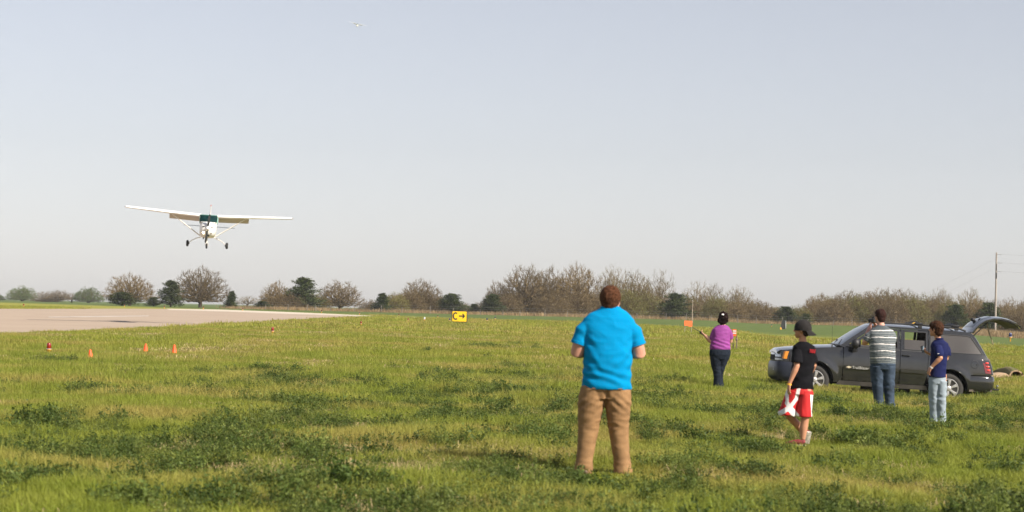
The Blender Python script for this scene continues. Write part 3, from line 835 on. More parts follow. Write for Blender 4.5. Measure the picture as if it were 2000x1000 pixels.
# --- dry tufts
P = [], [], [], []
for (n, y0, y1, sd_, th, off) in ((38000, 12, 50, 31, .19, 0), (46000, 50, 165, 32, .12, 3)):
    x, y, r = fld(n, y0, y1, .3, sd_)
    nn = noise2(x, y * .55, .30 if y0 < 50 else .16, 12.0) + .5 * noise2(x, y, 1.6, 2.0)
    k = (nn > th) & ~inpoly(x, y, rw_poly) & (fade_at(x, y) > .9); x, y = x[k], y[k]
    pts, rot, scl = mk(x, y, r, .7, 1.4)
    for q, v in zip(P, (pts, rot, scl, r.integers(0, 3, len(x)) + off)): q.append(v)
dp = [blades(400 + i, 40, .14, .105, .0045, 2.1, m_dry, .9) for i in range(3)] + [blades(410 + i, 34, .4, .13, .017, 1.6, m_dry, .9) for i in range(3)]
scatter('dry_grass', 'tan dead grass lying in streaks among the green', np.concatenate(P[0]), np.concatenate(P[1]), np.concatenate(P[2]), np.concatenate(P[3]), dp, 'dry grass')
# --- tall dry grass along the tree line
r = np.random.default_rng(77); px_ = r.uniform(440, 2040, 620); Yt = r.uniform(316, 328, 620)
gx = np.array([at(a, 600, b).x for a, b in zip(px_, Yt)])
px2 = r.uniform(1860, 2060, 500); Y2 = r.uniform(255, 310, 500); gx = np.concatenate([gx, [at(a, 600, b).x for a, b in zip(px2, Y2)]]); Yt = np.concatenate([Yt, Y2])
pts, rot, scl = mk(gx, Yt, r, .7, 1.3)
scatter('tall_grass', 'tall tan dead grass at the foot of the tree line', pts, rot, scl, r.integers(0, 3, len(gx)), [blades(500 + i, 90, 1.7, .40, .04, .6, m_rd) for i in range(3)], 'tall grass')
# ------------------------------------------------------------ airfield lights, cones, signs
m_red = mat('red_lens', (.22, .012, .005), .22, var=.2, vscale=20, coat=.6)
m_dred = mat('dark_red_lens', (.10, .012, .012), .25, var=.2, coat=.6)
m_blue = mat('blue_lens', (.015, .02, .11), .25, var=.2, coat=.6)
m_clear = mat('clear_lens', (.62, .66, .68), .2, var=.1, coat=.5)
m_yel = mat('yellow_orange_paint', (.78, .36, .02), .5, var=.15, vscale=15)
m_ring = mat('worn_aluminium', (.55, .53, .50), .45, .6, var=.2, vscale=12)
m_orange = mat('orange_plastic', (.95, .095, .010), .45, var=.06, vscale=12)
def airfield_light(lens, loc, label, s=1.0, group='lights along the runway and taxiway'):
    o = thing('airfield_light', label, 'runway light', loc, 0, group)
    MB().lathe([(.035, -.35), (.035, .06), (.045, .075), (.05, .10), (.03, .11)], n=12).build('stake', m_yel, o)
    MB().lathe([(.03, .10), (.06, .115), (.098, .13), (.098, .155), (.07, .165)], n=16).build('base', m_yel, o)
    MB().lathe([(.07, .163), (.108, .166), (.108, .185), (.08, .19)], n=16).build('collar', m_ring, o)
    g = MB(); g.lathe([(.078, .186), (.086, .21), (.088, .33), (.080, .375), (.055, .405), (.02, .415), (.001, .416)], n=16)
    g.build('lens', lens, o)
    o.scale = (s, s, s); o.location.z += .09 * s
    return o
def lamp_at(px, base_y, lens, label, top_y=None, Y=None):
    p = hit(px, base_y) if Y is None else onground(px, Y)
    s = 1.0
    if top_y: s = ((base_y - top_y) / 4000 * p.y) / .47
    airfield_light(lens, p, label, s)
lamp_at(95, 695, m_red, 'red airfield light on a yellow stake, the largest and nearest, far left', 671)
lamp_at(532, 655, m_red, 'red airfield light standing alone in the grass below the runway, right of the three cones', 640)
lamp_at(705, 637, m_red, 'red airfield light in the grass just under the right tip of the runway', 628)
lamp_at(797, 629, m_red, 'small red airfield light in the grass left of the clear one', 622)
lamp_at(829, 628.5, m_clear, 'airfield light with a clear white lens left of the yellow sign', 620)
lamp_at(878, 629.5, m_blue, 'blue topped airfield light touching the left edge of the yellow sign', 622)
lamp_at(951, 629.5, m_blue, 'blue topped airfield light in the grass right of the yellow sign, the nearer of two', 622)
lamp_at(967, 624.5, m_blue, 'smaller blue topped airfield light beyond the nearer one right of the sign', 619)
lamp_at(1507, 638.5, m_blue, 'tiny dark blue airfield light far off left of the black board', 634)
lamp_at(1973, 667, m_blue, 'blue topped airfield light right of the raised tailgate', 651)
for px, by, ty, ln, lb in ((46, 601, 594, m_red, 'red light on the far side of the runway, leftmost of the far row'),
    (243, 599.5, 594.5, m_dred, 'dark light beyond the runway below the first big bare tree'),
    (321, 603, 597, m_dred, 'dark red light beyond the runway below the tall dark cedar'),
    (397, 605, 598.5, m_dred, 'dark red light beyond the runway below the airplane'),
    (474, 607.5, 601.5, m_dred, 'dark red light beyond the runway right of the pointed cedar'),
    (628, 611.6, 605.6, m_dred, 'dark red light beyond the runway left of the last bare tree'),
    (702, 615.4, 609.6, m_dred, 'dark red light just above the right tip of the runway'),
    (779, 618.6, 612.8, m_dred, 'dark red light right of the leaning cedar above the taxiway'),
    (855, 621, 616, m_dred, 'dark red light beyond the taxiway left of the yellow sign')):
    lamp_at(px, by, ln, lb, ty)

def cone(px, by, ty, lean, label):
    p = hit(px, by + 1.5); s = ((by + 1.5 - ty) / 4000 * p.y) / .26
    o = thing('traffic_cone', label, 'traffic cone', p, lean * 3, 'orange cones in the grass left of centre')
    g = MB(); g.box((0, 0, .008), (.22, .22, .016), bev=.006); g.build('base', m_orange, o)
    g = MB(); g.lathe([(.088, .015), (.082, .03), (.052, .17), (.030, .27), (.024, .295), (.010, .30)], n=20); g.build('body', m_orange, o)
    o.scale = (s, s, s); o.rotation_euler.y = lean
cone(177, 705, 686, -.07, 'orange cone leaning left, nearest and leftmost of the three')
cone(283.5, 691, 674, .03, 'orange cone in the middle of the three, left of the one at its side')
cone(340, 693, 676, 0.0, 'orange cone on the right end of the three')

def build_sign():
    p = hit(897, 634); Y = p.y; k = Y / 4000
    o = thing('taxiway_sign', 'yellow taxiway sign with black letter C and arrow on short legs', 'sign', p)
    W, H = 30.5 * k, 22.5 * k; z0 = 4.6 * k
    mb_ = mat('black_sign_frame', (.02, .02, .022), .5)
    g = MB(); g.box((0, 0, z0 + H / 2), (W, .16, H), bev=.02); g.build('frame', mb_, o)
    t = W * .045
    g = MB(); g.box((0, -.085, z0 + H / 2), (W - 2 * t, .02, H - 2 * t), bev=.004); pn = g.build('panel', mat('yellow_sign_face', (.80, .50, .004), .45, var=.05, vscale=2), o)
    yy = -.0985
    def poly(pts, nm):
        g = MB(); n = len(pts)
        g.add([(x, yy, z) for x, z in pts] + [(x, yy + .006, z) for x, z in pts],
              [tuple(range(n)), tuple(range(2 * n - 1, n - 1, -1))] + [(i, i + n, (i + 1) % n + n, (i + 1) % n) for i in range(n)])
        g.build(nm, mb_, pn, smooth_=False)
    cx, cz, ra, st = -W * .25, z0 + H * .53, H * .33, H * .125
    out = []; inn = []
    for i in range(25):
        a = R(48 + 264 * i / 24); out.append((cx + ra * .74 * math.cos(a) * 1.05, cz + ra * 1.02 * math.sin(a)))
        inn.append((cx + (ra * .74 - st) * math.cos(a) * 1.05, cz + (ra * 1.02 - st) * math.sin(a)))
    g = MB(); V = [(x, yy, z) for x, z in out] + [(x, yy, z) for x, z in inn]
    g.add(V, [(i, i + 1, 25 + i + 1, 25 + i) for i in range(24)]); g.build('letter', mb_, pn, smooth_=False)
    ax0, ax1, az = -W * .035, W * .37, z0 + H * .54; s = st * .48
    poly([(ax0, az - s), (ax0, az + s), (ax1 - s, az + s), (ax1 - s, az - s)], 'arrow_shaft')
    hd = H * .20
    poly([(ax1, az), (ax1 - hd, az + hd * 1.15), (ax1 - hd - s * 1.3, az + hd * 1.15 - s * 1.1), (ax1 - s * 2.6, az), (ax1 - hd - s * 1.3, az - hd * 1.15 + s * 1.1), (ax1 - hd, az - hd * 1.15)], 'arrow_head')
    for sx in (-1, 1):
        g = MB(); g.tube([(sx * W * .46, 0, -.15), (sx * W * .46, 0, z0 + .03)], .03, 8)
        g.lathe([(.07, .0), (.07, .03)], (sx * W * .46, 0, 0), 10); g.build('leg', m_ring, o)
build_sign()

def build_far_bits():
    # orange board on a tall thin pole
    p = onground(1345, 150); k = p.y / 4000
    o = thing('orange_board', 'orange notched board standing in the field left of the woman in purple', 'board', p)
    mo = mat('orange_board_paint', (.95, .16, .04), .6, var=.06)
    zt = at(1345, 626.5, p.y).z - p.z; zb = at(1345, 637.5, p.y).z - p.z; w = 15.5 * k / 2
    g = MB(); n = [(-w, zb + .05), (-w, zt), (w, zt), (w, zb), (w * -.05, zb), (w * -.1, zb + .06)]
    g.add([(x, -.02, z) for x, z in n] + [(x, .02, z) for x, z in n], [tuple(range(6)), tuple(range(11, 5, -1))] + [(i, (i + 6), (i + 1) % 6 + 6, (i + 1) % 6) for i in range(6)])
    g.build('panel', mo, o, smooth_=False)
    for sx in (-1, 1):
        g = MB(); g.tube([(sx * w * .8, .04, -.1), (sx * w * .8, .04, zt - .05)], .012, 6); g.build('leg', m_ring, o)
    p = onground(1352.5, 250)
    zt = at(1353, 588, 250).z - p.z
    o = thing('marker_pole', 'thin pale pole rising behind the orange board', 'pole', p)
    mw = mat('weathered_wood', (.30, .24, .18), .85, var=.25, vscale=6)
    MB().tube([(0, 0, -.2), (0, 0, zt * .6), (.03, 0, zt)], [.07, .055, .04], 6).build('shaft', mw, o)
    MB().lathe([(.06, zt - .02), (.07, zt + .03), (.03, zt + .07)], n=8).build('cap', m_ring, o)
    # black board with orange foot at the back of the field
    p = hit(1530, 643.5); k = p.y / 4000; h = 18 * k
    o = thing('black_board', 'black upright board with an orange marker at its foot beyond the car', 'board', p)
    mk_ = mat('black_panel', (.018, .02, .022), .6, var=.2)
    mgd = mat('grey_panel_edge', (.28, .29, .28), .6, var=.2)
    n = [(-4.6, 0), (-5.2, 5), (-4.4, 11), (-2.4, 17), (1.6, 18), (3.4, 14), (3.2, 4), (1.6, 0)]
    g = MB(); m_ = len(n)
    g.add([(x * k, 0, z * k + .05) for x, z in n] + [(x * k + .18, .35, z * k + .05) for x, z in n],
          [tuple(range(m_)), tuple(range(2 * m_ - 1, m_ - 1, -1))] + [(i, i + m_, (i + 1) % m_ + m_, (i + 1) % m_) for i in range(m_)])
    g.build('panel', mk_, o, smooth_=False)
    g = MB(); g.box((4.4 * k, .1, 9 * k), (2 * k, .3, 14 * k), bev=.02); g.build('side_panel', mgd, o)
    g = MB(); g.lathe([(1.6 * k, -.05), (1.5 * k, 3.0 * k), (.8 * k, 4.2 * k)], (-6 * k, -.3, 0), 10); g.build('orange_marker', m_yel, o)
    # stake with the orange box behind the woman
    p = hit(1436, 687); k = p.y / 4000; q = p.y / 52
    o = thing('orange_box_post', 'orange and white box on a rusty post right behind the woman in purple', 'post', p)
    zt = at(1435, 643, p.y).z - p.z; zb = at(1435, 657, p.y).z - p.z
    g = MB(); g.box((-.035 * q, 0, (zt + zb) / 2), (.10 * q, .09 * q, zt - zb), bev=.01); bx = g.build('box', mat('faded_orange', (.62, .12, .03), .6, var=.15, vscale=8), o)
    for f in (.25, .55):
        g = MB(); g.box((-.035 * q, -.05 * q, zt - (zt - zb) * f), (.085 * q, .012, .030 * q)); g.build('label_strip', mat('white_sticker', (.62, .60, .57), .5), bx)
    g = MB(); g.tube([(.03 * q, .03, -.1), (.035 * q, .03, zb * .5), (.03 * q, .03, zb + .03)], [.020 * q, .015 * q, .018 * q], 8)
    g.lathe([(.02 * q, 0), (.03 * q, .02), (.03 * q, .08), (.02 * q, .10)], (.033 * q, .03, zb * .72), 8)
    g.build('shaft', mat('rusty_steel', (.20, .15, .11), .8, .3, var=.3, vscale=20), o)
    g = MB(); g.tube([(-.05 * q, .02, -.1), (-.055 * q, .02, zb * .55)], [.016 * q, .012 * q], 8); g.build('stake', mat('dark_wood_stake', (.05, .035, .03), .85), o)
    # two-legged marker frame by the far trees
    p = onground(617, 300); k = p.y / 4000
    o = thing('leaning_frame', 'small grey leaning frame standing before the yellow brush right of the ragged cedar', 'frame', p)
    zt = 13.5 * k
    for x, dx in ((-1.5 * k, 0), (4 * k, -4.5 * k)):
        g = MB(); g.tube([(x, 0, -.1), (x + dx, 0, zt if dx == 0 else zt * .62)], .03, 6); g.build('leg', mat('dull_grey_steel', (.22, .21, .20), .7, .3), o)
    # culvert: pale apron, arched lip and dark pipe
    p = hit(1988, 741); k = p.y / 4000
    o = thing('culvert', 'concrete culvert with a dark pipe mouth in the ditch at the right edge', 'culvert', p)
    mc = mat('culvert_concrete', (.36, .25, .15), .9, var=.2, vscale=3, bump=.3, bscale=10)
    g = MB(); pr = [(-52, 7), (-42, 11), (-32, 12.5), (-18, 11), (-8, 7), (2, 2)]
    n_ = len(pr)
    top = [(x * k, .5, z * k) for x, z in pr]; fr = [(x * k, -.9, 1.5 * k - .03) for x, z in pr]; lo = [(x * k, -1.0, -.5) for x, z in pr]
    g.add(lo + fr + top, [(q * n_ + i, q * n_ + i + 1, (q + 1) * n_ + i + 1, (q + 1) * n_ + i) for q in range(2) for i in range(n_ - 1)])
    g.build('concrete_apron', mc, o)
    n = 18; c = (0, .25, 6 * k); ro, ri = 14 * k, 11.2 * k
    def ringp(r_, y): return [(c[0] + r_ * math.cos(math.pi * i / n), y, c[2] + r_ * .82 * math.sin(math.pi * i / n)) for i in range(n + 1)]
    g = MB(); g.rings([ringp(ri, 1.2), ringp(ri, .2), ringp(ro, .2), ringp(ro, 1.2)], cap=False, closed=False); g.build('arch_lip', mc, o)
    g = MB(); R0 = ringp(ri * .99, 1.1); g.add([(c[0] - ri, 1.1, c[2] - 6 * k)] + R0 + [(c[0] + ri, 1.1, c[2] - 6 * k)], [tuple(range(n + 3))])
    g.add([(c[0] - ri, y, z) for y, z in ((.3, 0), (1.1, 0), (1.1, c[2]), (.3, c[2]))] + [(c[0] + ri, y, z) for y, z in ((.3, 0), (1.1, 0), (1.1, c[2]), (.3, c[2]))], [(0, 1, 2, 3), (4, 5, 6, 7)])
    g.build('pipe_mouth', mat('dark_pipe', (.010, .009, .008), .9), o)
    me_ = mat('bank_earth', (.17, .10, .055), .95, var=.35, vscale=4, col2=(.13, .15, .04), bump=.5, bscale=8)
    g = MB(); R_ = []
    for j, (yy, zz) in enumerate(((.24, 0), (.7, 5.5), (1.3, 7.5), (2.6, 6.0), (4.2, 1.0))):
        R_.append([(c[0] + (i - 12) / 12 * 26 * k, yy + .1 * math.sin(i * 1.7 + j), max(c[2] + ro * .82 * math.sqrt(max(0, 1 - min(1, abs(i - 12) / 12 * 26 * k / ro) ** 2)) * (1 if j < 3 else .6) - .01, .10) + zz * k * .8 * math.cos((i - 12) / 12 * 1.4) + .02 * math.sin(i * 2.3 + j * 2) - (.3 if j == 4 else 0)) for i in range(25)])
    g.rings(R_, cap=False, closed=False); g.build('earth_bank', me_, o)
build_far_bits()

def build_pole():
    p = onground(1944.5, 300); k = 300 / 4000; H = at(1946, 493, 300).z - p.z
    o = thing('utility_pole', 'tall weathered wooden utility pole with side brackets at the right of the photo', 'utility pole', p)
    mw = mat('bleached_pole', (.34, .29, .25), .9, var=.25, vscale=1.5)
    MB().tube([(0, 0, -.5), (0, 0, H * .5), (0, 0, H)], [.17, .14, .11], 12).build('pole', mw, o)
    md = mat('dark_hardware', (.05, .045, .04), .7, .4)
    mi_ = mat('insulator', (.33, .30, .28), .3)
    ws = []
    for z in (H - .30, H - 1.55, H - 2.80):
        g = MB(); g.tube([(.1, 0, z), (.45, 0, z + .01), (.72, 0, z - .05)], .022, 6); b = g.build('bracket', md, o)
        g = MB(); g.lathe([(.03, -.02), (.05, 0), (.03, .03), (.05, .05), (.03, .08), (.02, .1)], (.72, 0, z - .05), 10); g.build('insulator', mi_, b)
        ws.append((.72, z + .05))
    g = MB(); g.box((-.02, -.13, H - 3.4), (.20, .18, .9), bev=.03); g.build('equipment_box', md, o)
    g = MB(); g.box((0, -.1, H - 2.2), (.12, .08, 1.0), bev=.02); g.build('riser', md, o)
    mwire = mat('line_wire', (.16, .16, .17), .5, .5)
    for x, z in ws:
        pts = [(x + (60 - x) * t, 14 * t, z - 4.5 * t * (1 - t) * .5 + .0 * t) for t in [i / 12 for i in range(13)]]
        MB().tube(pts, .008, 4).build('wire', mwire, o)
    for zt, xe in ((H - .9, -20), (H - 2.2, -17)):
        MB().tube([(0, 0, zt), (xe * .5, 3, zt * .5), (xe, 6, 0)], .006, 4).build('guy_wire', mwire, o)
build_pole()

# ------------------------------------------------------------ airplanes
def loft_body(g, secs, n=24, e=2.6):
    """sections (y, cx, cz, rx, rz)"""
    R_ = []
    for y, cx, cz, rx, rz, *ee in secs:
        ex = ee[0] if ee else e; ring = []
        for k in range(n):
            a = 2 * math.pi * k / n; c, d = math.cos(a), math.sin(a)
            ring.append((cx + rx * math.copysign(abs(c) ** (2 / ex), c), y, cz + rz * math.copysign(abs(d) ** (2 / ex), d)))
        R_.append(ring)
    return g.rings(R_)
def wing_panel(g, p0, p1, c0, c1, th, inc=0.0, n=10):
    """airfoil from p0 to p1 (leading edges), chords running +y"""
    R_ = []
    for p, c in ((p0, c0), (p1, c1)):
        ring = []
        prof = [(0, 0), (.03, .35), (.12, .8), (.3, 1.0), (.6, .7), (1, .04), (1, -.04), (.6, -.25), (.3, -.4), (.1, -.38), (.02, -.2)]
        for u, v in prof:
            y = u * c; z = v * th * c * .62 - u * c * math.sin(inc)
            ring.append((p[0], p[1] + y, p[2] + z))
        R_.append(ring)
    return g.rings(R_)
m_white = mat('aircraft_white', (.76, .755, .75), .35, var=.04, vscale=1.0, coat=.5)
m_under = mat('aircraft_cream', (.70, .67, .63), .4, var=.04, coat=.3)
m_teal = mat('aircraft_teal_trim', (.02, .15, .11), .35, var=.1, coat=.5)
m_tglass = mat('tinted_windshield', (.003, .022, .022), .3, var=.5, vscale=4, spec=.15)
m_blk = mat('rubber_black', (.02, .02, .02), .75, var=.2)
m_prop = mat('propeller_black', (.018, .018, .018), .4)
m_lamp = mat('landing_light_lit', (1, .9, .6), .3, emit=(1.0, .80, .42), estr=14)
def build_plane(loc, rot, label, size=1.0, detail=True):
    o = thing('airplane', label, 'airplane', loc)
    o.rotation_euler = rot; o.scale = (size,) * 3
    g = MB()
    loft_body(g, [(.10, 0, .0, .20, .18, 2), (.16, 0, -.03, .36, .33, 2.2), (.32, 0, -.07, .48, .46, 2.6), (.8, 0, -.08, .53, .54, 2.9), (1.30, 0, -.09, .545, .54, 3.2), (1.80, 0, -.09, .555, .55, 3.4),
                  (2.0, 0, .10, .56, .74, 3.6), (2.6, 0, .12, .56, .74, 3.6), (3.4, 0, .12, .50, .68, 3), (4.6, 0, .12, .33, .42, 2.4), (6.0, 0, .16, .18, .25, 2.2), (7.2, 0, .22, .06, .16, 2)])
    bd = g.build('fuselage', m_white, o)
    # windshield: sloped dark glass with green posts, from the cowl to the wing root
    def shell(y0, z0, w0, y1, z1, w1, off=.012):
        V = []; n = 12
        for t in (0, .5, 1):
            for i in range(n + 1):
                u = i / n * 2 - 1; w = w0 + (w1 - w0) * t
                x = w * math.sin(u * 1.35) / math.sin(1.35); yy = y0 + (y1 - y0) * t + .42 * (1 - math.cos(u * 1.35)) * (1 - t * .5)
                V.append((x, yy - off, z0 + (z1 - z0) * t - .03 * u * u * (1 - t)))
        return V, [(r_ * (n + 1) + i, r_ * (n + 1) + i + 1, (r_ + 1) * (n + 1) + i + 1, (r_ + 1) * (n + 1) + i) for r_ in range(2) for i in range(n)]
    V, F = shell(1.0, .45, .565, 1.48, .84, .565); MB().add(V, F).build('windshield', m_tglass, o)
    for sx in (-1, 1):
        g = MB(); g.tube([(sx * .575, 1.52, .36), (sx * .575, 1.85, .86)], .022, 6); g.build('windshield_post', mat('teal_post', (.16, .42, .30), .4), o)
        g = MB(); g.box((sx * .565, 2.35, .50), (.03, .75, .40), bev=.05); g.build('side_window', m_tglass, o)
    g = MB(); g.box((0, 1.75, .87), (1.16, .25, .06), bev=.02); g.build('roof_trim', m_teal, o)
    g = MB(); g.tube([(-.5, 1.40, .37), (-.25, 1.10, .40), (0, 1.02, .405), (.25, 1.10, .40), (.5, 1.40, .37)], .022, 6); g.build('cowl_trim', m_under, bd)
    # wings with dihedral
    for sx in (-1, 1):
        g = MB(); wing_panel(g, (sx * .50, 1.75, .80), (sx * 2.6, 1.75, .885), 1.62, 1.62, .165, .03)
        wing_panel(g, (sx * 2.6, 1.75, .885), (sx * 5.42, 1.90, 1.04), 1.62, 1.12, .16, .02)
        w = g.build('wing', m_white, o)
        g = MB(); g.ell((sx * 5.43, 2.45, 1.055), (.07, .58, .05), 10, 8); g.build('wing_tip', m_under, w)
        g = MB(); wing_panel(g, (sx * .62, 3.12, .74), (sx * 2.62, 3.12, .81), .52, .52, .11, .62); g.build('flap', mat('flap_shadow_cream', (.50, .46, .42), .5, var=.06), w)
        g = MB(); g.lathe([(.02, -.03), (.03, 0), (.02, .03)], (sx * 5.50, 2.2, 1.05), 8, 'Y'); g.build('navigation_light', m_dred if sx > 0 else m_blue, w)
        g = MB(); g.tube([(sx * .50, 2.05, -.50), (sx * 1.5, 2.1, .175), (sx * 2.50, 2.15, .86)], [(.036, .075)] * 3, 10); g.build('wing_strut', m_under, o)
        # main gear
        lg = MB(); lg.tube([(sx * .35, 2.45, -.56), (sx * .72, 2.50, -.68), (sx * 1.02, 2.52, -.84), (sx * 1.20, 2.52, -1.02)], [(.03, .09), (.028, .075), (.024, .06), (.022, .04)], 8)
        L = lg.build('landing_gear', m_under, o)
        wh = MB(); wh.lathe([(.05, -.07), (.15, -.085), (.205, -.05), (.215, 0), (.205, .05), (.15, .085), (.05, .07)], (sx * 1.29, 2.50, -1.06), 22, 'X'); W = wh.build('wheel', m_blk, L)
        g = MB(); g.tube([(sx * 1.16, 2.50, -1.06), (sx * 1.24, 2.50, -1.06)], .06, 10); g.build('brake', mat('brake_steel', (.1, .09, .08), .5, .5), L)
        g = MB(); wing_panel(g, (sx * .08, 6.35, .12), (sx * 1.72, 6.55, .12), .95, .65, .08, .0); g.build('stabilizer', mat('stabilizer_grey', (.12, .14, .16), .55, var=.1), o)
        # cooling inlets
        g = MB(); g.ell((sx * .255, .15, .12), (.095, .06, .042), 16, 8); g.build('air_inlet', m_prop, bd)
    # nose gear
    g = MB(); g.tube([(0, .62, -.5), (0, .60, -.98)], [.045, .035], 10)
    g.tube([(-.075, .60, -.92), (-.08, .60, -1.12)], .018, 6); g.tube([(.075, .60, -.92), (.08, .60, -1.12)], .018, 6); g.box((0, .6, -.92), (.18, .08, .05), bev=.015)
    L = g.build('nose_gear', m_under, o)
    g = MB(); g.lathe([(.05, -.05), (.13, -.062), (.165, -.04), (.175, 0), (.165, .04), (.13, .062), (.05, .05)], (0, .60, -1.14), 20, 'X'); g.build('wheel', m_blk, L)
    # fin
    g = MB(); R_ = []
    for z, y0, c, t in ((.30, 6.05, 1.25, .055), (.9, 6.35, 1.02, .045), (1.52, 6.72, .66, .03)):
        R_.append([(t * a, y0 + u * c, z) for u, a in ((0, 0), (.12, .8), (.4, 1), (1, .1), (1, -.1), (.4, -1), (.12, -.8))])
    g.rings(R_); fn = g.build('fin', m_under, o)
    g = MB(); g.ell((0, 7.0, 1.57), (.045, .12, .05), 10, 8); g.build('beacon', mat('beacon_lens', (.55, .12, .08), .3), fn)
    # landing light, lower cowl openings, exhaust
    g = MB(); g.ell((-.245, .20, -.27), (.085, .07, .082), 18, 10); g.build('landing_light', m_lamp, bd)
    g = MB(); g.ell((.235, .20, -.30), (.06, .06, .05), 16, 8); g.build('oil_cooler_inlet', mat('inlet_brown', (.10, .06, .05), .7), bd)
    g = MB(); g.box((.07, .26, -.40), (.12, .16, .24), bev=.03); g.build('carburetor_inlet', m_prop, bd)
    g = MB(); g.tube([(-.24, .85, -.55), (-.25, .80, -.70)], .035, 8); g.build('exhaust_pipe', m_blk, bd)
    # spinner and propeller
    g = MB(); g.lathe([(.005, -.24), (.06, -.20), (.11, -.11), (.145, 0), (.15, .10)], (0, -.02, 0), 22, 'Y')
    # lathe on Y: profile height maps to -y, turn so that the tip faces forward
    g.V = [(x, -y - .04 + .0, z) for x, y, z in g.V]; sp = g.build('spinner', m_white, o)
    pr = thing('propeller', None, None, (0, 0, 0)); pr.parent = o
    for s_ in (1, -1):
        g = MB(); R_ = []
        for q, c, tw in ((.12, .06, .9), (.3, .085, .7), (.6, .085, .45), (.85, .065, .3), (.94, .035, .25)):
            ring = []
            for k in range(10):
                a = 2 * math.pi * k / 10; u = c * math.cos(a); v = .014 * math.sin(a)
                ring.append((u * math.cos(tw) - v * math.sin(tw), u * math.sin(tw) + v * math.cos(tw), s_ * q))
            R_.append(ring)
        g.rings(R_); g.build('blade', m_prop, pr)
    pr.rotation_euler = (0, R(5), 0)
    return o
P0 = at(405.5, 446.5, 133)
build_plane(P0, (R(2.2), R(2.4), R(7.6)), 'white high wing propeller airplane coming in low with its landing light lit')
P1 = at(698, 49, 1370)
build_plane(P1, (R(4), R(11), R(4)), 'tiny distant airplane high up at the top of the sky', 1.15)
# ------------------------------------------------------------ estate car with raised tailgate
m_paint = mat('dark_grey_metallic', (.033, .033, .033), .17, .45, var=.08, vscale=2, coat=1.0)
m_trim = mat('black_trim', (.016, .016, .018), .55, var=.15)
m_clad = mat('dusty_lower_trim', (.050, .045, .040), .6, var=.25, vscale=6)
m_cglass = mat('dusty_tinted_glass', (.055, .049, .046), .28, var=.12, vscale=2.0, coat=.35)
m_wglass = mat('windshield_glass', (.012, .022, .034), .08, var=.1, coat=.25, spec=.4)
m_tyre = mat('tyre_rubber', (.032, .030, .028), .8, var=.2, vscale=30)
m_alloy = mat('alloy_silver', (.60, .58, .56), .32, .7, var=.06)
m_dark = mat('underbody_black', (.010, .010, .010), .85)
m_seat = mat('seat_grey_cloth', (.06, .058, .055), .9, var=.2)
m_chrome = mat('chrome', (.75, .75, .75), .12, 1.0)
AX = (0.0, 3.28); AZ = .39
def hw(x, z):
    """half width of the body shell at length x and height z"""
    if z < .42: w = .885 + (z - .30) * .25
    elif z < .72: w = .915 + .022 * math.sin((z - .42) / .3 * math.pi / 2)
    elif z < 1.08: w = .937 - .014 * ((z - .72) / .36) ** 2
    elif z < 1.22: w = .923 - (z - 1.08) * .40
    else: w = .868 - (z - 1.22) * .30
    for a in AX:
        r = math.hypot(x - a, z - AZ)
        if z > .2 and .40 < r < .66: w += .034 * (1 - float(smooth(.52, .62, r)))
    if x < -.25: w -= .20 * ((-.25 - x) / .72) ** 2.4
    if x > 3.6: w -= .085 * ((x - 3.6) / .8) ** 2
    return w
def arc(cx, cz, r, a0, a1, n=14):
    return [(cx + r * math.cos(R(a0 + (a1 - a0) * i / n)), cz + r * math.sin(R(a0 + (a1 - a0) * i / n))) for i in range(n + 1)]
def panel(g, outline, holes=(), off=0.0, grid=.07, thick=.022, sides=(-1, 1)):
    """side panel following the body shell; outline and holes in (x, z)"""
    pts = []; edges = []
    for loop in [outline] + list(holes):
        L = []
        for i, p in enumerate(loop):
            q = loop[(i + 1) % len(loop)]; n = max(1, int(math.hypot(q[0] - p[0], q[1] - p[1]) / grid))
            for k in range(n): L.append((p[0] + (q[0] - p[0]) * k / n, p[1] + (q[1] - p[1]) * k / n))
        b = len(pts); pts += L; edges += [(b + i, b + (i + 1) % len(L)) for i in range(len(L))]
    nb = len(pts)
    def inside(x, z, loop):
        c = False; j = len(loop) - 1
        for i in range(len(loop)):
            if (loop[i][1] > z) != (loop[j][1] > z) and x < (loop[j][0] - loop[i][0]) * (z - loop[i][1]) / (loop[j][1] - loop[i][1]) + loop[i][0]: c = not c
            j = i
        return c
    xs = [p[0] for p in outline]; zs = [p[1] for p in outline]
    x = min(xs)
    while x < max(xs):
        z = min(zs)
        while z < max(zs):
            if inside(x, z, outline) and not any(inside(x, z, h) for h in holes) and min(math.hypot(x - p[0], z - p[1]) for p in pts[:nb]) > grid * .35: pts.append((x, z))
            z += grid
        x += grid
    v, e, f, *_ = delaunay_2d_cdt([Vector(p) for p in pts], edges, [], 0, 1e-5)
    F = []
    for t in f:
        cx = sum(v[i][0] for i in t) / 3; cz = sum(v[i][1] for i in t) / 3
        if inside(cx, cz, outline) and not any(inside(cx, cz, h) for h in holes): F.append(tuple(t))
    cnt = {}
    for t in F:
        for i in range(3):
            k = (t[i], t[(i + 1) % 3]); cnt[k] = 1
    bd = [k for k in cnt if (k[1], k[0]) not in cnt]
    n = len(v)
    for s in sides:
        V = [(p[0], s * (hw(p[0], p[1]) + off), p[1]) for p in v] + [(p[0], s * (hw(p[0], p[1]) + off - thick), p[1]) for p in v]
        Fo = [t if s > 0 else tuple(reversed(t)) for t in F]
        Fi = [tuple(i + n for i in reversed(t)) for t in Fo]
        Fr = [((a, b, b + n, a + n) if s < 0 else (b, a, a + n, b + n)) for a, b in bd]
        # orient the front faces outward
        g.add(V, Fo + Fi + Fr)
    return g
def strip(g, path, z0, z1, prof, s=1):
    pass

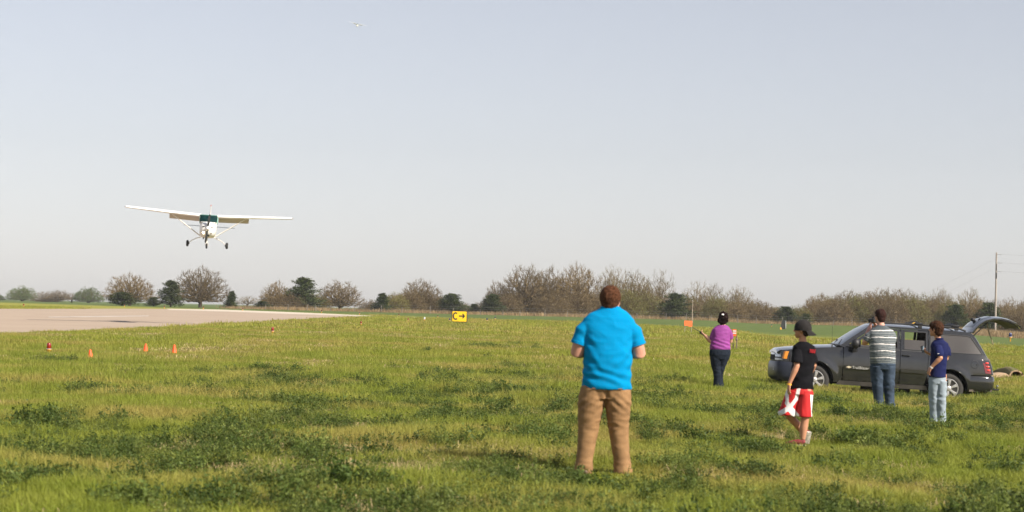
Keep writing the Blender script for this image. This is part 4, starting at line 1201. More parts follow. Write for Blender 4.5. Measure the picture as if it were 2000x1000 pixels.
def build_car():
    hubF = at(1589.5, 742, 50.0); hubR = at(1852, 759, 50.0)
    pitch = math.atan2(hubF.z - hubR.z, hubR.x - hubF.x)
    base = Vector((hubF.x, 50.0 + .93, hubF.z - .375))
    o = thing('parked_car', 'dark grey sport utility car with its tailgate raised, parked in the grass on the right', 'car', base)
    o.rotation_euler = (0, pitch, 0)
    # --- body
    g = MB()
    # fenders
    panel(g, [(-.80, .78), (-.86, .98), (-.80, 1.055), (-.4, 1.115), (0, 1.165), (.45, 1.205), (.66, 1.21), (.672, .9), (.66, .42), (.60, .36)] + arc(0, AZ, .455, -5, 180, 20) + [(-.47, .60), (-.50, .78)])
    # rear quarters with the side glass opening
    qg = [(2.80, 1.255), (2.795, 1.50), (2.80, 1.69), (3.70, 1.68), (3.80, 1.65), (4.07, 1.27), (4.05, 1.255)]
    panel(g, arc(3.28, AZ, .455, 180, -3, 20)[:] + [(3.76, .42), (3.80, .74), (4.345, .76), (4.33, .92), (4.24, 1.14), (4.18, 1.20), (3.87, 1.70), (3.78, 1.775), (2.76, 1.79), (2.755, 1.22), (2.735, .62)], [qg])
    # roof rails of sheet metal above the doors and the windscreen pillars
    panel(g, [(.70, 1.225), (1.40, 1.735), (2.052, 1.752), (2.75, 1.752), (2.75, 1.79), (1.36, 1.79), (1.24, 1.745), (.56, 1.24)])
    panel(g, [(2.045, .42), (2.065, .42), (2.065, 1.75), (2.045, 1.75)], off=-.012)
    # sill
    bodym = g.build('body', m_paint, o, sharp=30)
    g = MB(); panel(g, [(.53, .30), (2.77, .30), (2.72, .405), (.60, .405)], off=.006, thick=.06)
    g.build('side_sill', m_clad, o)
    # roof, hood, tail: cross-crowned sheets
    def sheetx(stations, n=12):
        V = []
        for x, w, ze, cr in stations:
            for i in range(n + 1):
                u = i / n * 2 - 1; V.append((x, u * w, ze + cr * (1 - abs(u) ** 2.6)))
        return V, [(a * (n + 1) + i, (a + 1) * (n + 1) + i, (a + 1) * (n + 1) + i + 1, a * (n + 1) + i + 1) for a in range(len(stations) - 1) for i in range(n)]
    g = MB(); g.add(*sheetx([(1.30, .700, 1.772, .025), (1.36, .704, 1.790, .045), (1.7, .708, 1.795, .062), (2.5, .708, 1.795, .065), (3.3, .705, 1.785, .060), (3.78, .695, 1.772, .045)]))
    g.build('roof', m_paint, o)
    g = MB(); g.add(*sheetx([(-.93, .66, .95, .04), (-.92, .72, 1.00, .045), (-.86, .76, 1.045, .05), (-.6, .835, 1.085, .055), (-.2, .875, 1.135, .06), (.2, .875, 1.18, .06), (.50, .872, 1.212, .055), (.64, .868, 1.214, .05)]))
    hd = g.build('hood', m_paint, o)
    g = MB(); g.add(*sheetx([(.50, .80, 1.245, .03), (.60, .82, 1.275, .02)], 8)); g.box((.58, 0, 1.24), (.12, 1.5, .05), bev=.02); g.build('cowl', m_trim, o)
    g = MB(); V, F = sheetx([(.57, .835, 1.245, .045), (.85, .80, 1.46, .045), (1.10, .75, 1.64, .045), (1.31, .695, 1.775, .03)]); g.add(V, F)
    ws = g.build('windshield', m_wglass, o)
    for yy, x1, y1 in ((-.55, .72, .10), (.10, .70, .62)):
        g = MB(); g.tube([(.60, yy, 1.305), (x1, (yy + y1) / 2, 1.40), (x1 + .02, y1, 1.40)], .012, 6); g.build('wiper', m_trim, ws)
    # --- doors with window frames
    fw = [(1.02, 1.262), (1.02, 1.37), (1.43, 1.69), (1.99, 1.70), (1.99, 1.262)]
    rwn = [(2.16, 1.262), (2.16, 1.70), (2.69, 1.70), (2.69, 1.262)]
    fo = [(.68, .415), (2.038, .415), (2.038, 1.742), (1.415, 1.728), (.80, 1.285), (.68, 1.235)]
    ro = [(2.072, .415), (2.665, .415), (2.725, .62), (2.745, 1.2), (2.742, 1.742), (2.072, 1.742)]
    for s in (-1, 1):
        g = MB(); panel(g, fo, [fw], sides=(s,)); fd = g.build('front_door', m_paint, o, sharp=30)
        g = MB(); panel(g, ro, [rwn], sides=(s,)); rd = g.build('rear_door', m_paint, o, sharp=30)
        # window glass: front pane wound down, rear pane half down, quarter pane fixed
        g = MB(); panel(g, [(2.15, 1.255), (2.70, 1.255), (2.70, 1.50), (2.15, 1.50)], off=-.026, thick=.005, sides=(s,)); g.build('window_glass', m_cglass, rd)
        g = MB(); panel(g, [(1.0, 1.25), (2.0, 1.25), (2.0, 1.30), (1.02, 1.30)], off=-.026, thick=.005, sides=(s,)); g.build('window_glass', m_cglass, fd)
        g = MB(); panel(g, qg, off=-.006, thick=.006, sides=(s,)); q = g.build('quarter_window', m_cglass, o)
        for loop, par in ((fw, fd), (rwn, rd), (qg, q)):
            g = MB(); L = loop + [loop[0]]
            pts = []
            for a, b in zip(L, L[1:]):
                for k in range(4): pts.append((a[0] + (b[0] - a[0]) * k / 4, a[1] + (b[1] - a[1]) * k / 4))
            pts.append(L[0]); g.tube([(x, s * (hw(x, z) - .002), z) for x, z in pts], .011, 6); g.build('window_seal', m_trim, par)
        for (x0, x1), par in (((.72, 2.02), fd), ((2.09, 2.66), rd)):
            g = MB(); panel(g, [(x0, .70), (x1, .70), (x1, .785), (x0, .785)], off=.028, thick=.03, sides=(s,)); g.build('side_moulding', m_paint, par)
            g = MB(); panel(g, [(x0, 1.222), (x1 + .03, 1.222), (x1 + .03, 1.242), (x0, 1.242)], off=.006, thick=.012, sides=(s,)); g.build('belt_strip', m_trim, par)
        for x, par in ((1.86, fd), (2.20, rd)):
            g = MB(); y = hw(x, 1.13)
            g.tube([(x - .10, s * (y + .002), 1.11), (x - .09, s * (y + .032), 1.115), (x + .09, s * (y + .032), 1.115), (x + .10, s * (y + .002), 1.11)], [(.012, .014)] * 4, 8)
            g.build('handle', m_paint, par)
            g = MB(); panel(g, [(x - .085, 1.075), (x + .085, 1.075), (x + .085, 1.14), (x - .085, 1.14)], off=.003, thick=.006, sides=(s,)); g.build('handle_recess', m_paint, par)
        # mirror
        g = MB(); g.ell((.93, s * 1.07, 1.325), (.11, .12, .125), 18, 12); g.tube([(.92, s * .86, 1.24), (.91, s * .96, 1.26), (.90, s * 1.02, 1.29)], [(.05, .03)] * 3, 8)
        mi = fused(g, 'mirror', m_trim, o, .008, 3)
        g = MB(); g.ell((1.03, s * 1.075, 1.325), (.018, .095, .095), 16, 10); g.build('mirror_glass', m_wglass, mi)
        # roof rail
        g = MB(); g.tube([(1.42, s * .63, 1.80), (1.55, s * .63, 1.865), (2.5, s * .63, 1.885), (3.45, s * .63, 1.865), (3.68, s * .63, 1.80)], [(.022, .018)] * 5, 8)
        rr = g.build('roof_rail', m_trim, o)
        for x in (1.60, 2.55, 3.45):
            g = MB(); g.box((x, s * .63, 1.84), (.10, .04, .08), bev=.012); g.build('rail_foot', m_trim, rr)
        # wheel arches lining
        for a in AX:
            g = MB(); P1_ = arc(a, AZ, .452, -12, 192, 22)
            n = len(P1_); g.add([(x, s * (hw(x, z) - .012), z) for x, z in P1_] + [(x, s * .62, z) for x, z in P1_], [(i, i + 1, n + i + 1, n + i) for i in range(n - 1)])
            g.add([(x, s * .62, z) for x, z in P1_] + [(a, s * .62, AZ)], [(i, i + 1, n) for i in range(n - 1)])
            g.build('wheel_arch', m_dark, o)
            # lip
            g = MB(); g.tube([(x, s * (hw(x, z) + .004), z) for x, z in arc(a, AZ, .462, 2, 178, 22)], .010, 6); g.build('arch_lip', m_paint, o)
        # headlight with amber marker, grille side
        def front(t, z):
            pl = [(-.60, .905), (-.76, .86), (-.865, .74), (-.925, .50), (-.955, .25), (-.96, 0)]
            q = t * (len(pl) - 1); i = min(int(q), len(pl) - 2); f = q - i
            x = pl[i][0] + (pl[i + 1][0] - pl[i][0]) * f; y = pl[i][1] + (pl[i + 1][1] - pl[i][1]) * f
            return (x + .05 * ((z - .8) / .25) ** 2, s * y, z)
        def patch(t0, t1, z0, z1, off, nm, mt, par=None, zt=0.0):
            g = MB(); n = 12; V = []
            for j in range(5):
                for i in range(n + 1):
                    t = t0 + (t1 - t0) * i / n; z = z0 + (z1 + zt * i / n - z0) * j / 4; p = Vector(front(t, z)); p += Vector((-1, s * .8, 0)).normalized() * off; V.append(p)
            g.add(V, [(j * (n + 1) + i, j * (n + 1) + i + 1, (j + 1) * (n + 1) + i + 1, (j + 1) * (n + 1) + i) for j in range(4) for i in range(n)])
            return g.build(nm, mt, par or o)
        patch(0, 1, .76, 1.045, -.01, 'front_fascia', m_trim)
        hl = patch(.17, .64, .88, 1.035, .010, 'headlight', mat('headlight_lens', (.42, .43, .44), .12, .4, var=.25, vscale=14, coat=1.0))
        patch(.10, .26, .845, 1.030, .020, 'turn_signal', mat('amber_lens', (.85, .30, .02), .25, coat=.8), hl)
        patch(.24, .62, .80, .85, .010, 'lower_lamp', mat('lamp_lens_grey', (.36, .38, .40), .2, coat=.8), hl)
        patch(.66, 1.0, .925, .975, .014, 'grille_bar', m_paint)
        patch(.66, 1.0, .80, 1.03, -.002, 'grille', m_dark)
        # bumper half
        def wrap(path, prof, nm, mt):
            g = MB(); V = []; n = len(prof)
            for (x, y) in path:
                for ins, z in prof:
                    dx = 1 if x < 1.5 else -1
                    k = 1 - ins / max(abs(y), .25) * .6
                    V.append((x + dx * ins, s * y * (k if abs(y) > .3 else 1), z))
            g.add(V, [(a * n + i, a * n + i + 1, (a + 1) * n + i + 1, (a + 1) * n + i) for a in range(len(path) - 1) for i in range(n - 1)])
            return g.build(nm, mt, o, sharp=50)
        fpath = [(-.455, .935), (-.60, .935), (-.76, .92), (-.87, .87), (-.93, .76), (-.965, .52), (-.985, .26), (-.99, 0)]
        wrap(fpath, [(.10, .30), (.02, .36), (.0, .44), (-.006, .54), (0, .66), (.02, .745), (.055, .775), (.14, .79)], 'front_bumper', mat('shaded_bumper_paint', (.016, .019, .030), .4, .0, var=.1, coat=.15, spec=.3))  # shade and blue sky reflection of the car's front painted into this bumper colour
        rpath = [(3.755, .925), (3.95, .922), (4.2, .905), (4.34, .86), (4.42, .74), (4.455, .5), (4.465, .2), (4.465, 0)]
        wrap(rpath, [(.12, .32), (.03, .37), (.0, .46), (-.004, .58), (0, .68), (.03, .735), (.10, .755)], 'rear_bumper', m_paint)
        g = MB(); panel(g, [(3.78, .335), (4.36, .36), (4.36, .41), (3.78, .385)], off=.004, thick=.012, sides=(s,)); g.build('bumper_trim', mat('dusty_tan_trim', (.13, .105, .085), .7, var=.2), o)
        # lower bumper trim
        # tail lamp, wrapping the rear corner
        g = MB(); V = []
        tp = [(4.14, .0), (4.22, .0), (4.30, -.005), (4.345, -.03), (4.37, -.09)]
        for z in (.80, .88, .96, 1.04, 1.12, 1.16):
            for x, dy in tp: V.append((x - (z - .80) * .28 + (.02 if x < 4.2 else 0), s * (hw(x, z) + .010 + dy), z))
        g.add(V, [(j * 5 + i, j * 5 + i + 1, (j + 1) * 5 + i + 1, (j + 1) * 5 + i) for j in range(5) for i in range(4)])
        tl = g.build('tail_lamp', mat('tail_lamp_red', (.16, .012, .012), .2, coat=1.0), o)
        for z in (.88, .965, 1.05):
            g = MB(); x = 4.255 - (z - .8) * .28; g.ell((x, s * (hw(x, z) + .012), z), (.045, .012, .026), 12, 8); g.build('lamp_cell', mat('lamp_cell_red', (.80, .06, .05), .25, coat=.8), tl)
        # back corner sheet between the quarter and the tail opening
        g = MB(); V = []
        cl = [(3.80, 1.765), (3.90, 1.66), (4.05, 1.42), (4.19, 1.19), (4.30, 1.0), (4.35, .78)]
        for x, z in cl: V += [(x, s * (hw(x, z) - .002), z), (x + .03, s * (hw(x, z) - .06), z - .01), (x + .0, s * (hw(x, z) - .13), z - .01)]
        g.add(V, [(i * 3 + j, i * 3 + j + 1, (i + 1) * 3 + j + 1, (i + 1) * 3 + j) for i in range(5) for j in range(2)])
        g.build('rear_pillar', m_paint, o)
        # seats
        for x in (1.55,):
            g = MB(); g.box((x, s * .38, .78), (.52, .50, .16), bev=.05); g.box((x + .32, s * .38, 1.10), (.14, .48, .62), bev=.05, mx=Matrix.Rotation(R(14), 4, 'Y')); g.ell((x + .44, s * .38, 1.50), (.05, .12, .08)); g.build('seat', m_seat, o)
        g = MB(); g.tube([(3.86, s * .62, 1.68), (4.24, s * .60, 2.08)], [.016, .010], 8); g.build('gas_strut', m_trim, o)
    # fuel door, rear left
    g = MB(); cx, cz = 3.88, 1.0
    g.tube([(cx + .092 * math.cos(a), -(hw(cx + .092 * math.cos(a), cz + .092 * math.sin(a)) + .001), cz + .092 * math.sin(a)) for a in [i * math.pi / 14 for i in range(29)]], .0055, 5)
    g.ell((cx + .05, -(hw(cx, cz) + .001), cz), (.012, .004, .02)); g.build('fuel_door', m_trim, o)
    # rear bench, dashboard, wheel, floor, tail sill
    g = MB(); g.box((2.72, 0, .80), (.50, 1.30, .16), bev=.05); g.box((3.0, 0, 1.02), (.14, 1.30, .42), bev=.05); g.build('rear_seat', m_seat, o)
    g = MB(); g.box((.86, 0, 1.08), (.42, 1.46, .26), bev=.06); g.build('dashboard', m_trim, o)
    g = MB(); g.tube([(1.20 + .06 * math.sin(a), -.38 + .18 * math.cos(a), 1.16 + .17 * math.sin(a)) for a in [i * math.pi / 10 for i in range(21)]], .013, 6); g.tube([(1.02, -.38, 1.10), (1.20, -.38, 1.16)], .02, 6); g.build('steering_wheel', m_trim, o)
    g = MB(); g.box((2.0, 0, .36), (4.6, 1.30, .10), bev=.03); g.box((1.64, 0, .42), (2.2, 1.72, .10), bev=.02); g.box((4.05, 0, .62), (.55, 1.50, .10), bev=.02); g.box((0.0, 0, .62), (.8, 1.2, .5), bev=.05); g.build('underbody', m_dark, o)
    g = MB(); g.box((4.33, 0, .80), (.10, 1.40, .10), bev=.03); g.build('tail_sill', m_trim, o)
    # muffler and frame bits seen under the sill
    g = MB(); g.tube([(1.2, -.55, .27), (2.4, -.55, .26)], .06, 8); g.tube([(3.75, .3, .33), (4.25, .35, .33)], .09, 10); g.build('exhaust', m_dark, o)
    # hitch with ball
    g = MB(); g.box((4.45, 0, .42), (.32, .07, .07), bev=.01); g.box((4.62, 0, .40), (.20, .06, .04), bev=.01); ht = g.build('tow_hitch', m_trim, o)
    g = MB(); g.tube([(4.68, 0, .40), (4.68, 0, .47)], .018, 8); g.ell((4.68, 0, .49), (.03, .03, .028)); g.build('hitch_ball', m_chrome, ht)
    # cross bars and cargo bits on the roof
    for x in (2.52, 3.42):
        g = MB(); g.tube([(x, -.64, 1.895), (x, -.3, 1.925), (x, .3, 1.925), (x, .64, 1.895)], [(.045, .016)] * 4, 8)
        for s in (-1, 1): g.box((x, s * .62, 1.905), (.20, .09, .07), bev=.025)
        g.build('cross_bar', m_trim, o)
    g = MB(); g.tube([(2.34, -.60, 1.885), (2.42, -.58, 1.93), (2.47, -.5, 1.92)], .010, 5); g.tube([(3.0, -.60, 1.90), (3.06, -.58, 1.955), (3.10, -.55, 1.93)], .012, 5); g.build('yellow_strap', mat('yellow_strap', (.75, .42, .03), .6), o)
    # antenna
    g = MB(); g.lathe([(.018, 0), (.014, .04), (.006, .06)], (.40, -.80, 1.215), 8); g.tube([(.40, -.80, 1.25), (.385, -.80, 1.5), (.38, -.80, 1.80)], [.0045, .004, .003], 5); g.build('antenna', m_trim, o)
    # front plate mark on the bumper
    g = MB()
    for z in (.555, .585, .615):
        g.box((-.965, -.56, z), (.012, .10, .010))
    g.box((-.955, -.60, .585), (.012, .012, .07)); g.box((-.97, -.52, .585), (.012, .012, .07)); g.build('bumper_mark', mat('pale_mark', (.6, .6, .58), .5), o)
    # side lettering and emblem on the front door
    cu = bpy.data.curves.new('letters', 'FONT'); cu.body = 'TrailBlazer'; cu.size = .092; cu.extrude = .002; cu.space_character = 1.02
    to = bpy.data.objects.new('tmp', cu); C.objects.link(to); dg = bpy.context.evaluated_depsgraph_get(); dg.update()
    me = bpy.data.meshes.new_from_object(to.evaluated_get(dg)); bpy.data.objects.remove(to)
    me.materials.clear(); me.materials.append(mat('badge_silver', (.50, .49, .46), .4, .2)); me.name = 'badge_letters'
    for v in me.vertices: v.co = Vector((.895 + v.co.x, -(hw(1.1, .74) + .0305 - v.co.z * .5), .712 + v.co.y))
    link('badge_letters', me, o)
    g = MB(); y = -(hw(.83, .74) + .031)
    b = [(-.065, -.012), (-.05, .014), (-.022, .014), (-.022, .026), (.022, .026), (.022, .014), (.065, .014), (.05, -.012), (.022, -.012), (.022, -.026), (-.022, -.026), (-.022, -.012)]
    n = len(b); g.add([(.815 + x, y, .743 + z) for x, z in b] + [(.815 + x, y - .003, .743 + z) for x, z in b], [tuple(range(n)), tuple(range(2 * n - 1, n - 1, -1))] + [(i, i + n, (i + 1) % n + n, (i + 1) % n) for i in range(n)])
    g.build('badge_emblem', mat('badge_gold', (.55, .48, .34), .45, .2), o, smooth_=False)
    # tailgate: curved shell hinged at the roof
    prof = [(3.79, 1.80, .70), (3.86, 1.91, .705), (3.97, 2.03, .71), (4.12, 2.135, .72), (4.32, 2.20, .735), (4.52, 2.215, .75), (4.72, 2.185, .765), (4.90, 2.115, .77), (5.02, 2.03, .76), (5.05, 1.99, .74)]
    def shell(a, b, off, th, win, wf=1.0):
        V = []; n = 10; P_ = prof[a:b]
        for side_ in (0, 1):
            for k, (x, z, w) in enumerate(P_):
                i = a + k; p0 = prof[max(0, i - 1)]; p1 = prof[min(len(prof) - 1, i + 1)]
                t = Vector((p1[0] - p0[0], p1[1] - p0[1])).normalized(); nn = Vector((-t.y, t.x))
                for j in range(n + 1):
                    u = j / n * 2 - 1; cr = -.045 * abs(u) ** 3
                    q = off - side_ * th + cr
                    V.append((x + nn.x * q, u * w * wf, z + nn.y * q))
        m_ = n + 1; c = len(P_) * m_; F = []
        for i in range(len(P_) - 1):
            for j in range(n):
                F.append((i * m_ + j, i * m_ + j + 1, (i + 1) * m_ + j + 1, (i + 1) * m_ + j)); F.append(tuple(c + v for v in reversed(F[-1])))
            for j in (0, n): F.append((i * m_ + j, (i + 1) * m_ + j, c + (i + 1) * m_ + j, c + i * m_ + j))
        for i in (0, len(P_) - 1):
            for j in range(n): F.append((i * m_ + j, i * m_ + j + 1, c + i * m_ + j + 1, c + i * m_ + j))
        return V, F
    g = MB(); g.add(*shell(0, 10, 0, .040, None)); tg = g.build('tailgate', m_paint, o, sharp=50)
    g = MB(); g.add(*shell(1, 5, .008, .01, None, .86)); g.build('rear_window', m_wglass, tg)
    g = MB(); g.add(*shell(5, 10, -.046, .025, None, .90)); g.build('inner_trim', mat('grey_inner_trim', (.16, .155, .145), .7, var=.2), tg)
    g = MB(); g.box((4.10, .0, 2.18), (.10, .08, .05), bev=.02); g.ell((3.98, 0, 2.10), (.06, .05, .05)); g.build('tailgate_knob', m_trim, tg)
    g = MB(); g.tube([(4.22, -.45, 2.05), (4.30, -.44, 1.80), (4.42, -.42, 1.52)], [.016, .014, .012], 6); g.build('pull_strap', mat('tan_strap', (.30, .24, .15), .8), tg)
    # --- wheels
    for a in AX:
        for s in (-1, 1):
            w = thing('wheel', None, None, (a, s * .80, .375)); w.parent = o
            if s > 0: w.rotation_euler.z = math.pi
            g = MB(); g.lathe([(.225, -.10), (.26, -.122), (.33, -.122), (.360, -.105), (.374, -.07), (.376, 0), (.374, .07), (.360, .105), (.33, .12), (.26, .12), (.225, .10)], (0, 0, 0), 44, 'Y')
            g.V = [(x, y, z) for x, y, z in g.V]; g.build('tyre', m_tyre, w)
            g = MB(); R_ = []
            for r_, y in ((.240, -.118), (.228, -.120), (.214, -.105), (.205, -.06), (.205, .08), (.228, .11)):
                R_.append([(r_ * math.cos(2 * math.pi * k / 40), y, r_ * math.sin(2 * math.pi * k / 40)) for k in range(40)])
            g.rings(R_, cap=False)
            for k in range(6):
                t = 2 * math.pi * k / 6 + .3 + a; c_, s_ = math.cos(t), math.sin(t); V = []
                for rr, hwd, yy in ((.035, .030, -.100), (.12, .026, -.112), (.215, .044, -.108)):
                    for q, dy in ((-1, 0), (-.7, -.010), (.7, -.010), (1, 0), (1, .028), (-1, .028)):
                        V.append((c_ * rr - s_ * hwd * q, yy + dy, s_ * rr + c_ * hwd * q))
                g.add(V, [(i * 6 + j, i * 6 + (j + 1) % 6, (i + 1) * 6 + (j + 1) % 6, (i + 1) * 6 + j) for i in range(2) for j in range(6)])
            g.lathe([(.062, .085), (.062, .115), (.045, .124), (.02, .126)], (0, 0, 0), 20, 'Y')
            g.build('rim', m_alloy, w)
            g = MB(); g.lathe([(.20, .035), (.20, .04)], (0, 0, 0), 30, 'Y'); g.lathe([(.15, .045), (.15, .06)], (0, 0, 0), 24, 'Y'); g.build('brake_disc', mat('brake_dark', (.04, .038, .036), .6, .3), w)
    print('CAR ground F', base.z, float(gz(hubF.x, 50)), 'R', hubR.z - .375, float(gz(hubR.x, 50)), hubF.x, hubR.x)
build_car()
# ------------------------------------------------------------ people
def skin_mat(name, c): return mat(name, c, .55, var=.08, vscale=12)
def add_head(g, c, yaw, s=1.0, tilt=0.0):
    M = Matrix.Rotation(yaw, 3, 'Z') @ Matrix.Rotation(tilt, 3, 'X'); c = Vector(c)
    def E(p, r, rx=0.0): g.ell(c + M @ (Vector(p) * s), [q * s for q in r], 18, 12, M @ Matrix.Rotation(rx, 3, 'X'))
    E((0, .012, .018), (.074, .094, .096)); E((0, -.026, -.035), (.060, .064, .074)); E((0, -.060, -.088), (.030, .026, .022))
    E((0, -.010, -.072), (.052, .055, .034)); E((0, -.080, .028), (.052, .014, .012))
    g.tube([c + M @ (Vector(p) * s) for p in ((0, -.086, .022), (0, -.100, -.004), (0, -.106, -.026))], [.010 * s, .011 * s, .016 * s], 8)
    E((0, -.084, -.058), (.024, .010, .007)); E((0, -.082, -.068), (.021, .010, .007))
    for q in (-1, 1):
        E((q * .074, .008, -.008), (.010, .018, .031)); E((q * .040, -.062, -.022), (.020, .018, .018))
    return M, c
def add_eyes(o, M, c, s=1.0):
    for q in (-1, 1):
        g = MB(); g.ell(c + M @ (Vector((q * .030, -.0785, .006)) * s), [.011 * s] * 3, 10, 8); g.build('eye', mat('eye_dark', (.05, .035, .03), .2), o)
def add_hand(g, wrist, direc, palm, s=1.0, curl=.5, thumb=1):
    """palm and five bent fingers: direc along the hand, palm = normal the fingers curl towards"""
    w = Vector(wrist); d = Vector(direc).normalized(); n = Vector(palm); n = (n - d * n.dot(d)).normalized(); t = d.cross(n) * thumb
    g.tube([w - d * .01, w + d * .03 * s, w + d * .065 * s, w + d * .092 * s], [(.026 * s, .018 * s), (.036 * s, .017 * s), (.042 * s, .016 * s), (.040 * s, .013 * s)], 12, up=n)
    for i, (off, L) in enumerate(((.030, .072), (.010, .080), (-.010, .075), (-.029, .060))):
        p = w + d * .088 * s + t * off * s; pts = [p - d * .015 * s]; a = curl * (.5 + .12 * i)
        q = d.copy()
        for k, f in enumerate((.42, .33, .25)):
            q = (d * math.cos(a * (k + .6)) + n * math.sin(a * (k + .6))).normalized(); p = p + q * L * f * s; pts.append(p)
        g.tube(pts, [.0095 * s, .0093 * s, .0085 * s, .0068 * s], 8)
    p = w + d * .02 * s + t * .028 * s
    g.tube([p, p + (d * .5 + t * .8 + n * .3).normalized() * .035 * s, p + (d * .75 + t * .7 + n * .5).normalized() * .066 * s, p + (d * .95 + t * .45 + n * .7).normalized() * .088 * s], [.013 * s, .0115 * s, .010 * s, .007 * s], 8)
def add_arm(g, sh, el, wr, r=(.055, .045, .040, .027)):
    sh, el, wr = Vector(sh), Vector(el), Vector(wr)
    sh.z -= .035
    g.tube([sh, sh.lerp(el, .35), sh.lerp(el, .8), el, el.lerp(wr, .25), el.lerp(wr, .6), wr], [r[0] * .72, r[0] * .86, r[1], r[1] * .95, r[2] * 1.08, r[2] * .85, r[3]], 14)
def tubeR(g, pts, rad, n=20, up=(0, 1, 0)): g.tube(pts, rad, n, up=up)
def folds(freq=9.0, amp=.009, zs=1.0, xs=1.0, seed=0.0, knee=None, hem=None):
    def f(x, y, z):
        v = noise.noise(Vector((x * freq * xs + seed, y * freq + seed, z * freq * zs)))
        v2 = noise.noise(Vector((x * freq * 2.1 * xs + 5 + z * 6, y * freq * 2.1, z * freq * 2.3 * zs + seed)))
        r = (1 - abs(v) * 2.6) * .65 + v2 * .5
        k = 1.0
        if knee: k += 1.6 * math.exp(-((z - knee) / .08) ** 2)
        if hem is not None: k += 1.5 * math.exp(-((z - hem) / .06) ** 2)
        w = 0.0
        if knee: w = .14 * math.sin((z * 95 + x * 16 + seed)) * (math.exp(-((z - knee) / .08) ** 2) + (math.exp(-((z - (hem or 0)) / .06) ** 2)))
        return amp * (r * k * .7 + w) - amp * .3
    return f
def shoe(g, heel, direc, L=.27, w=.048, h=.075, tilt=0.0):
    d = Vector(direc).normalized(); z = Vector((0, 0, 1)); sd_ = d.cross(z)
    R_ = []
    for u, ww, hh, zz in ((0, .65, .75, 0), (.06, .9, 1.0, 0), (.25, .92, 1.05, 0), (.5, .95, .85, 0), (.75, 1.05, .62, 0), (.93, .8, .45, 0), (1, .35, .25, .01)):
        c = Vector(heel) + d * (u * L * math.cos(tilt)) - z * (u * L * math.sin(tilt)); ring = []
        up = z * math.cos(tilt) + d * math.sin(tilt)
        for k in range(14):
            a = 2 * math.pi * k / 14
            ring.append(c + sd_ * (w * ww * math.cos(a)) + up * (h * hh * (.5 + .5 * math.copysign(abs(math.sin(a)) ** .7, math.sin(a))) + zz))
        R_.append(ring)
    return g.rings(R_)
def hair_cap(o, M, c, s, mt, thick=1.0, curly=.004, low=0.0, extra=(), name='hair'):
    g = MB()
    def E(p, r): g.ell(c + M @ (Vector(p) * s), [q * s * thick for q in r], 18, 12, M)
    E((0, .030, .030), (.079, .088, .090)); E((0, .000, .060), (.066, .085, .060)); E((0, .050, -.010 - low), (.066, .058, .068 + low * .5))
    for q in (-1, 1): E((q * .062, .020, .005), (.018, .035, .040))
    for p, r in extra: E(p, r)
    sd = c.x * 7
    return fused(g, name, mt, o, .006, 2, lambda x, y, z: curly * (noise.noise(Vector((x * 38 + sd, y * 38, z * 34))) + .8 * noise.noise(Vector((x * 160, y * 160, z * 90)))))
hair_mats = {}
def hmat(name, c, c2): return mat(name, c, .8, col2=c2, vscale=45, bump=1.0, bscale=110, spec=.12)
def stripe_cloth(name, fn, rough=.85):
    """cloth whose printed pattern is decided per corner: fn(x, y, z) -> material index"""
    pass
def paint_faces(obj, mats, fn):
    me = obj.data; me.materials.clear()
    for m in mats: me.materials.append(m)
    idx = [fn(*p.center) for p in me.polygons]; me.polygons.foreach_set('material_index', idx); me.update()

